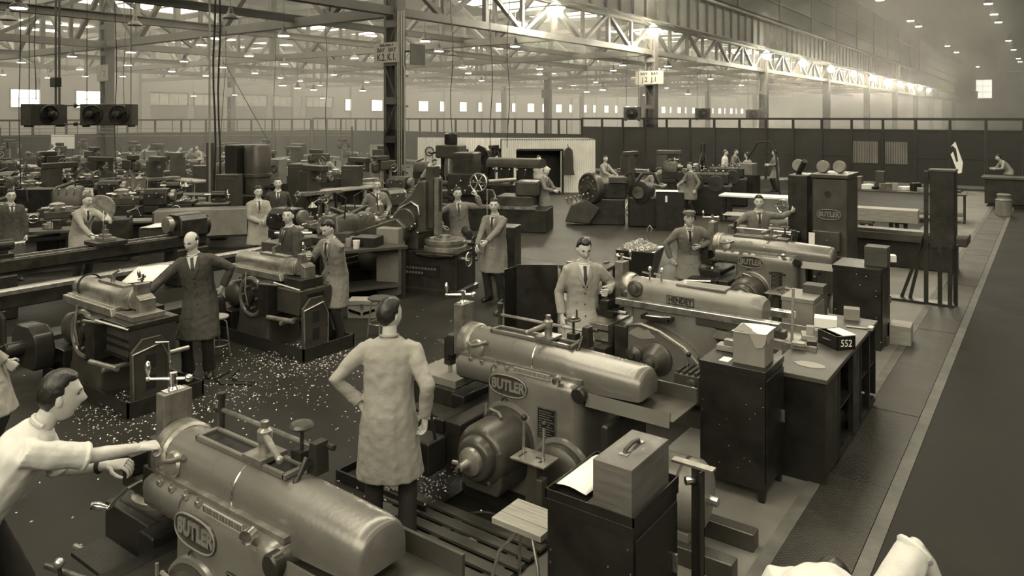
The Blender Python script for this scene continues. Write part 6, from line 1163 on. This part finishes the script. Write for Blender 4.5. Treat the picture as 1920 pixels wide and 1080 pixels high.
def pxof(o): l, dd = cos(YAW)*o.location.x+sin(YAW)*o.location.y, cos(YAW)*o.location.y-sin(YAW)*o.location.x; return l/dd
for gname, word in (('far engine lathes', 'hazy engine lathe'), ('far milling machines', 'hazy milling machine'), ('far drill presses', 'hazy drill press'), ('far turret lathes', 'hazy turret lathe'), ('far work tables', 'hazy work table'), ('far cartons', 'pale carton'), ('far parts bins', 'dark parts bin'), ('far tool cupboards', 'grey tool cupboard')):
    for k, o in enumerate(sorted([o for o in C.objects if o.get('group') == gname], key=pxof)):
        o['label'] = '%s %s%s among the distant machine rows' % (ORD[min(k, 19)], word, '' if k == 0 else ' from the left')
big_box('notice_sheet', 'white notice fixed to the hazy column below the unit heaters', 'paper', 202, 37.4, (.75, .03, .5), 'paper', radians(30), 2.35, 0)
r = T('white_board', 'large white drawing board in the far left distance', 'board', at(118, 40), radians(40)); B().box(-0.6, 0.6, -.03, .02, 1.35, 2.1).o('board', 'paper', r)
for x in (-0.5, 0.5): B().box(x-.03, x+.03, .02, .07, 0, 2.1).o('leg', 'machine_dark', r)
r = T('notice_board', 'speckled notice board left of the nearest column', 'board', at(708, 34), radians(25)); B().box(-0.375, 0.375, -.03, .02, 1.25, 1.8).o('board', 'sign', r)
for x in (-0.275, 0.275): B().box(x-.03, x+.03, .02, .07, 0, 1.8).o('leg', 'machine_dark', r)
hc2 = T('hanging_coat', 'dark overcoats hanging against the hazy column at left', 'coat', at(186, 37), .4); B().loft([[V((w_*cos(2*pi*i/12), .12*sin(2*pi*i/12), z)) for i in range(12)] for w_, z in ((.05, 2.3), (.2, 2.1), (.32, 1.4), (.36, .6))]).o('coat', 'coat_dark', hc2); B().cyl((0, 0, 2.28), (.3, .6, 2.4), .02, n=6).o('peg', 'machine_dark', hc2)
# pendant lamps
def lamp_proto(label, z, dark=0):
    r = T('pendant_lamp', label, 'lamp', (0, 0, z), 0, 'pendant lamps under the low roof' if not dark else 'unlit pendant lamps')
    B().lathe((0, 0, 0), (0, 0, 1), [(.24, 0), (.25, .015), (.2, .09), (.1, .16), (.06, .3), (.04, .36), (.005, .37)], 20).o('shade', 'lamp_shade', r)
    B().cyl((0, 0, -.02), (0, 0, .012), .2 if not dark else .05, n=16).o('bulb', 'lamp_glow' if not dark else 'machine_mid', r); B().cyl((0, 0, .36), (0, 0, 10.71-z), .008, n=5).o('cord', 'machine_dark', r); return r
pl6 = lamp_proto('lit pendant lamp hanging below the roof trusses', 6.1); pl5 = lamp_proto('small lit pendant lamp low over the far machines', 4.9); pl5['group'] = 'low pendant lamps over the far machines'; pld = lamp_proto('dark unlit pendant lamp under the trusses', 6.2, 1)
L6 = [(35, 15), (40, 117), (135, 106), (150, 130), (160, 143), (230, 143), (245, 98), (240, 122), (90, 146), (5, 140), (322, 134), (345, 115), (378, 84), (418, 126), (467, 105), (478, 137), (532, 67), (533, 120), (526, 146), (563, 152), (626, 140), (665, 109), (688, 154), (797, 77), (823, 96), (866, 126), (878, 137), (903, 151), (1012, 84), (1012, 129), (1012, 139), (1150, 132), (1168, 122), (1117, 154), (1310, 122), (1332, 148), (386, 142), (600, 160), (1075, 160), (1050, 165), (1250, 165), (1390, 160)]
L5 = [(363, 180), (440, 178), (680, 170), (588, 168), (605, 184), (1100, 172), (1130, 168), (1210, 178), (1290, 176), (530, 160), (558, 165)]
for k, (a, b_) in enumerate(L6):
    dd = (6.1-CZ)*F/(HY-b_); p = at(a, dd, 6.1)
    if p.x > -18.6: p.x = -18.6
    if k == 0: pl6.location = p
    else: dup(pl6, p)
for k, (a, b_) in enumerate(L5):
    p = at(a, (4.9-CZ)*F/(HY-b_), 4.9)
    if k == 0: pl5.location = p
    else: dup(pl5, p)
for k, (a, b_) in enumerate(((253, 48), (432, 35), (848, 104), (14, 38), (1135, 140))):
    p = at(a, (6.2-CZ)*F/(HY-b_), 6.2)
    if k == 0: pld.location = p
    else: dup(pld, p)
# flood lamps along the crane girder
fl0 = T('flood_lamp', 'glaring flood lamp bracketed under the crane girder', 'lamp', (-16.9, 26.4, 7.6), 0, 'flood lamps under the crane girder')
B().sph((0, 0, 0), .3, 16, 10).o('globe', 'flood_glow', fl0); B().lathe((0, 0, .1), (0, 0, 1), [(.42, -.02), (.43, .0), (.16, .14), (.06, .2), (.06, .3)], 20).o('reflector', 'lamp_shade', fl0); B().bar((0, 0, .35), (-.5, 0, .6), .05, .05).o('bracket', 'structural_dark', fl0)
for y in (35.9, 55.2, 65.1, 75, 85, 95, 105, 115, 125, 135, 145): dup(fl0, (-16.9, y, 7.6))
for y in (26.4, 35.9, 55.2, 65.1):
    l = D.lights.new('flood_bulb', 'POINT'); l.energy = 130; l.color = TINT; l.shadow_soft_size = .2; o = D.objects.new('flood_bulb', l); C.objects.link(o); o.location = (-16.75, y, 7.35)
hb0 = T('high_bay_lamp', 'high lamp under the dark nave roof', 'lamp', (-14.1, 83.5, 15), 0, 'high lamps under the nave roof'); B().lathe((0, 0, 0), (0, 0, 1), [(.42, 0), (.44, .03), (.3, .3), (.1, .5), (.05, .7)], 18).o('shade', 'lamp_shade', hb0); B().cyl((0, 0, -.05), (0, 0, .02), .38, n=16).o('bulb', 'far_lamp', hb0); B().cyl((0, 0, .7), (0, 0, 1.21), .02, n=6).o('stem', 'structural_dark', hb0)
for x, y in ((-14.1, 104), (-14.1, 111), (-14.1, 145), (-14.1, 160), (-5.3, 84), (-5.3, 93), (-5.3, 103), (-5.3, 112), (-5.3, 160), (-5.3, 185), (-5.3, 196), (-14.1, 210), (-5.3, 140)): dup(hb0, (x, y, 15))
# unit heaters
def heater(label, loc, rz, fans, w_):
    r = T('unit_heater', label, 'heater', loc, rz); h_ = .7
    B().box(-w_/2, w_/2, -.06, .4, -h_/2, h_/2).o('case', 'machine_mid', r, .02)
    for k in range(fans):
        x = 0 if fans == 1 else -.42+.84*k
        B().tor((x, -.08, 0), .3, .03, (0, 1, 0), 28, 7).o('fan_ring', 'machine_dark', r); B().cyl((x, -.07, 0), (x, -.06, 0), .3, n=28).o('fan_opening', 'ink', r); B().lathe((x, -.35, 0), (0, 1, 0), [(.02, 0), (.1, .02), (.12, .12), (.12, .25), (.05, .28)], 16).o('fan_motor', 'machine_dark', r)
        for q in range(4):
            a = q*pi/2+.4; B().bar((x, -.1, 0), (x+.25*cos(a), -.1+.02, .25*sin(a)), .12, .012).o('fan_blade', 'machine_dark', r)
    for x in (-w_/2+.12, w_/2-.12): B().cyl((x, .15, h_/2), (x, .15, 10.71-loc[2]), .012, n=5).o('hanger_rod', 'machine_dark', r)
    for x in (-w_/2+.1, w_/2-.1): B().box(x-.05, x+.05, 0, .3, -h_/2-.05, -h_/2).o('foot', 'machine_dark', r)
    return r
heater('pair of round fans in a hanging grey unit heater', at(200, 24, 3.15), radians(38), 2, 1.65); heater('hanging unit heater turned sideways with one exposed fan', at(90, 24.3, 3.15), radians(105), 1, 1.3)
hp = T('heater_pipe', 'steam pipes joining the two hanging heaters', 'pipe', at(140, 24, 0)); b1, b2_ = at(120, 24)-at(140, 24), at(158, 24)-at(140, 24)
for z in (3.45, 2.85): B().cyl(b1+V((0, 0, z)), b2_+V((0, 0, z)), .022, n=8).sph(V((.05, 0, z)), .07).o('pipe', 'machine_dark', hp)
for dx in (-.62, -.5): B().cyl(V((dx*.8, dx*.58, 3.4)), V((dx*.8, dx*.58, 10.71)), .035, n=8).o('riser', 'machine_mid', hp)
B().cb((-.5, -.36, 4.2), (.35, .2, .3)).o('valve', 'machine_dark', hp); dup(heater('far hanging heater left of the J sign', at(1185, 40, 3.25), radians(20), 1, .9), at(1318, 46, 3.25), radians(30), 'far hanging heater right of the J sign')
dup(D.objects['unit_heater.002'], at(1412, 54, 3.25), radians(30), 'farthest hanging heater beside the third column')
# drop cables and rods
for k, (q, dd, z0, m_, lb_) in enumerate(((37, 22, .0, 'machine_dark', 'thin cable dropping left of the unit heaters'), (66, 23, 3.6, 'machine_dark', 'thin cable above the sideways heater'), (217, 22, .9, 'rubber', 'black cable dropping beside the double heater'), (233, 23.5, 3.4, 'worn_steel', 'pale rod down to the double heater'), (393, 20, .5, 'partition_light', 'pale conduit pole behind the grey trough'), (402, 21, .5, 'machine_dark', 'dark conduit pole behind the grey trough'), (411, 22, .5, 'machine_dark', 'second dark conduit pole behind the grey trough'), (515, 30, 1.2, 'structural', 'thin pale cable left of the press panel'), (612, 30, 1.2, 'machine_dark', 'thin dark drop cable above the bending man'), (847, 24, 2.5, 'machine_dark', 'thin cable above the vertical mill'), (921, 24, 2.0, 'machine_dark', 'cable above the curved ducts'), (953, 26, 2.0, 'machine_dark', 'wavy cable left of the hut'))):
    r = T('drop_cable', lb_, 'cable', at(q, dd)); pts = [V((.06*sin(i*1.3+k)*(1 if m_ != 'partition_light' else 0), 0, z0+(10.71-z0)*i/12)) for i in range(13)]; B().tube(pts, .03 if 'pole' in lb_ else .013, 6).o('cable', m_, r)
for q in (393, 402, 411): pass
bp = T('black_post', 'thick black post beside the far trio of workers', 'post', at(394, 25)); B().box(-.11, .11, -.08, .08, 0, 2.2).o('post', 'column_dark', bp); B().box(-.2, .2, -.1, .1, 0, .06).o('foot', 'column_dark', bp)
sw = T('stay_wire', 'two slanting stay wires under the trusses above the press', 'wire', at(500, 30)); B().cyl((-1.6, -.8, 5.2), (.3, 0, 1.9), .015, n=5).o('wire', 'machine_dark', sw); B().cyl((-1.6, -.8, 5.2), (-1.9, -.9, 1.8), .012, n=5).o('wire', 'machine_dark', sw); B().cyl((-1.6, -.8, 5.2), (-1.6, -.8, 6.6), .015, n=5).o('wire', 'machine_dark', sw)

near = lambda o: o.location.y
for gname, key, word, end in (('flood lamps under the crane girder', near, 'glaring flood lamp', 'along the crane girder'), ('unlit pendant lamps', pxof, 'dark unlit pendant lamp', 'under the trusses'), ('low pendant lamps over the far machines', pxof, 'small low lit pendant lamp', 'over the far machines')):
    for k, o in enumerate(sorted([o for o in C.objects if o.get('group') == gname], key=key)):
        o['label'] = '%s %s %s' % (('nearest' if key is near else 'leftmost') if k == 0 else ORD[k]+(' nearest' if key is near else ' from left'), word, end)
for side_, x_ in (('left', -14.1), ('right', -5.3)):
    for k, o in enumerate(sorted([o for o in C.objects if o.get('group') == 'high lamps under the nave roof' and abs(o.location.x-x_) < .5], key=near)):
        o['label'] = '%shigh lamp in the %s row under the dark nave roof' % ('nearest ' if k == 0 else ORD[k]+' nearest ', side_)
for base in sorted({o['label'] for o in C.objects if o.get('group') in ('clutter on the bench behind the planing machine', 'offcuts on the low trolley')}):
    for k, o in enumerate(sorted([o for o in C.objects if o.get('label') == base], key=pxof)): o['label'] = ('leftmost ' if k == 0 else ORD[k]+' from left ')+base
# ------------------------------------------------------------------ haze in the hall air
hz = D.materials.new('haze'); hz.use_nodes = True; nt = hz.node_tree; nt.nodes.remove(nt.nodes['Principled BSDF'])
vs = nt.nodes.new('ShaderNodeVolumeScatter'); vs.inputs['Density'].default_value = .0078; vs.inputs['Anisotropy'].default_value = .3; vs.inputs['Color'].default_value = (1, .98, .92, 1)
nt.links.new(vs.outputs[0], nt.nodes['Material Output'].inputs['Volume'])
tag(B().box(WX+.05, -19, 12, 261.8, .02, 10.6).o('haze', hz), 'smoky haze filling the low bays', 'haze', kind='stuff')
tag(B().box(-18.99, 15.6, 40, 261.8, .02, 16.1).o('haze', hz), 'smoky haze filling the far end of the nave', 'haze', kind='stuff')
tag(B().box(-18.99, -13, 14, 39.99, 5.5, 10.6).o('haze', hz), 'smoky haze under the crane girder', 'haze', kind='stuff')
D.scenes.remove(TMP)
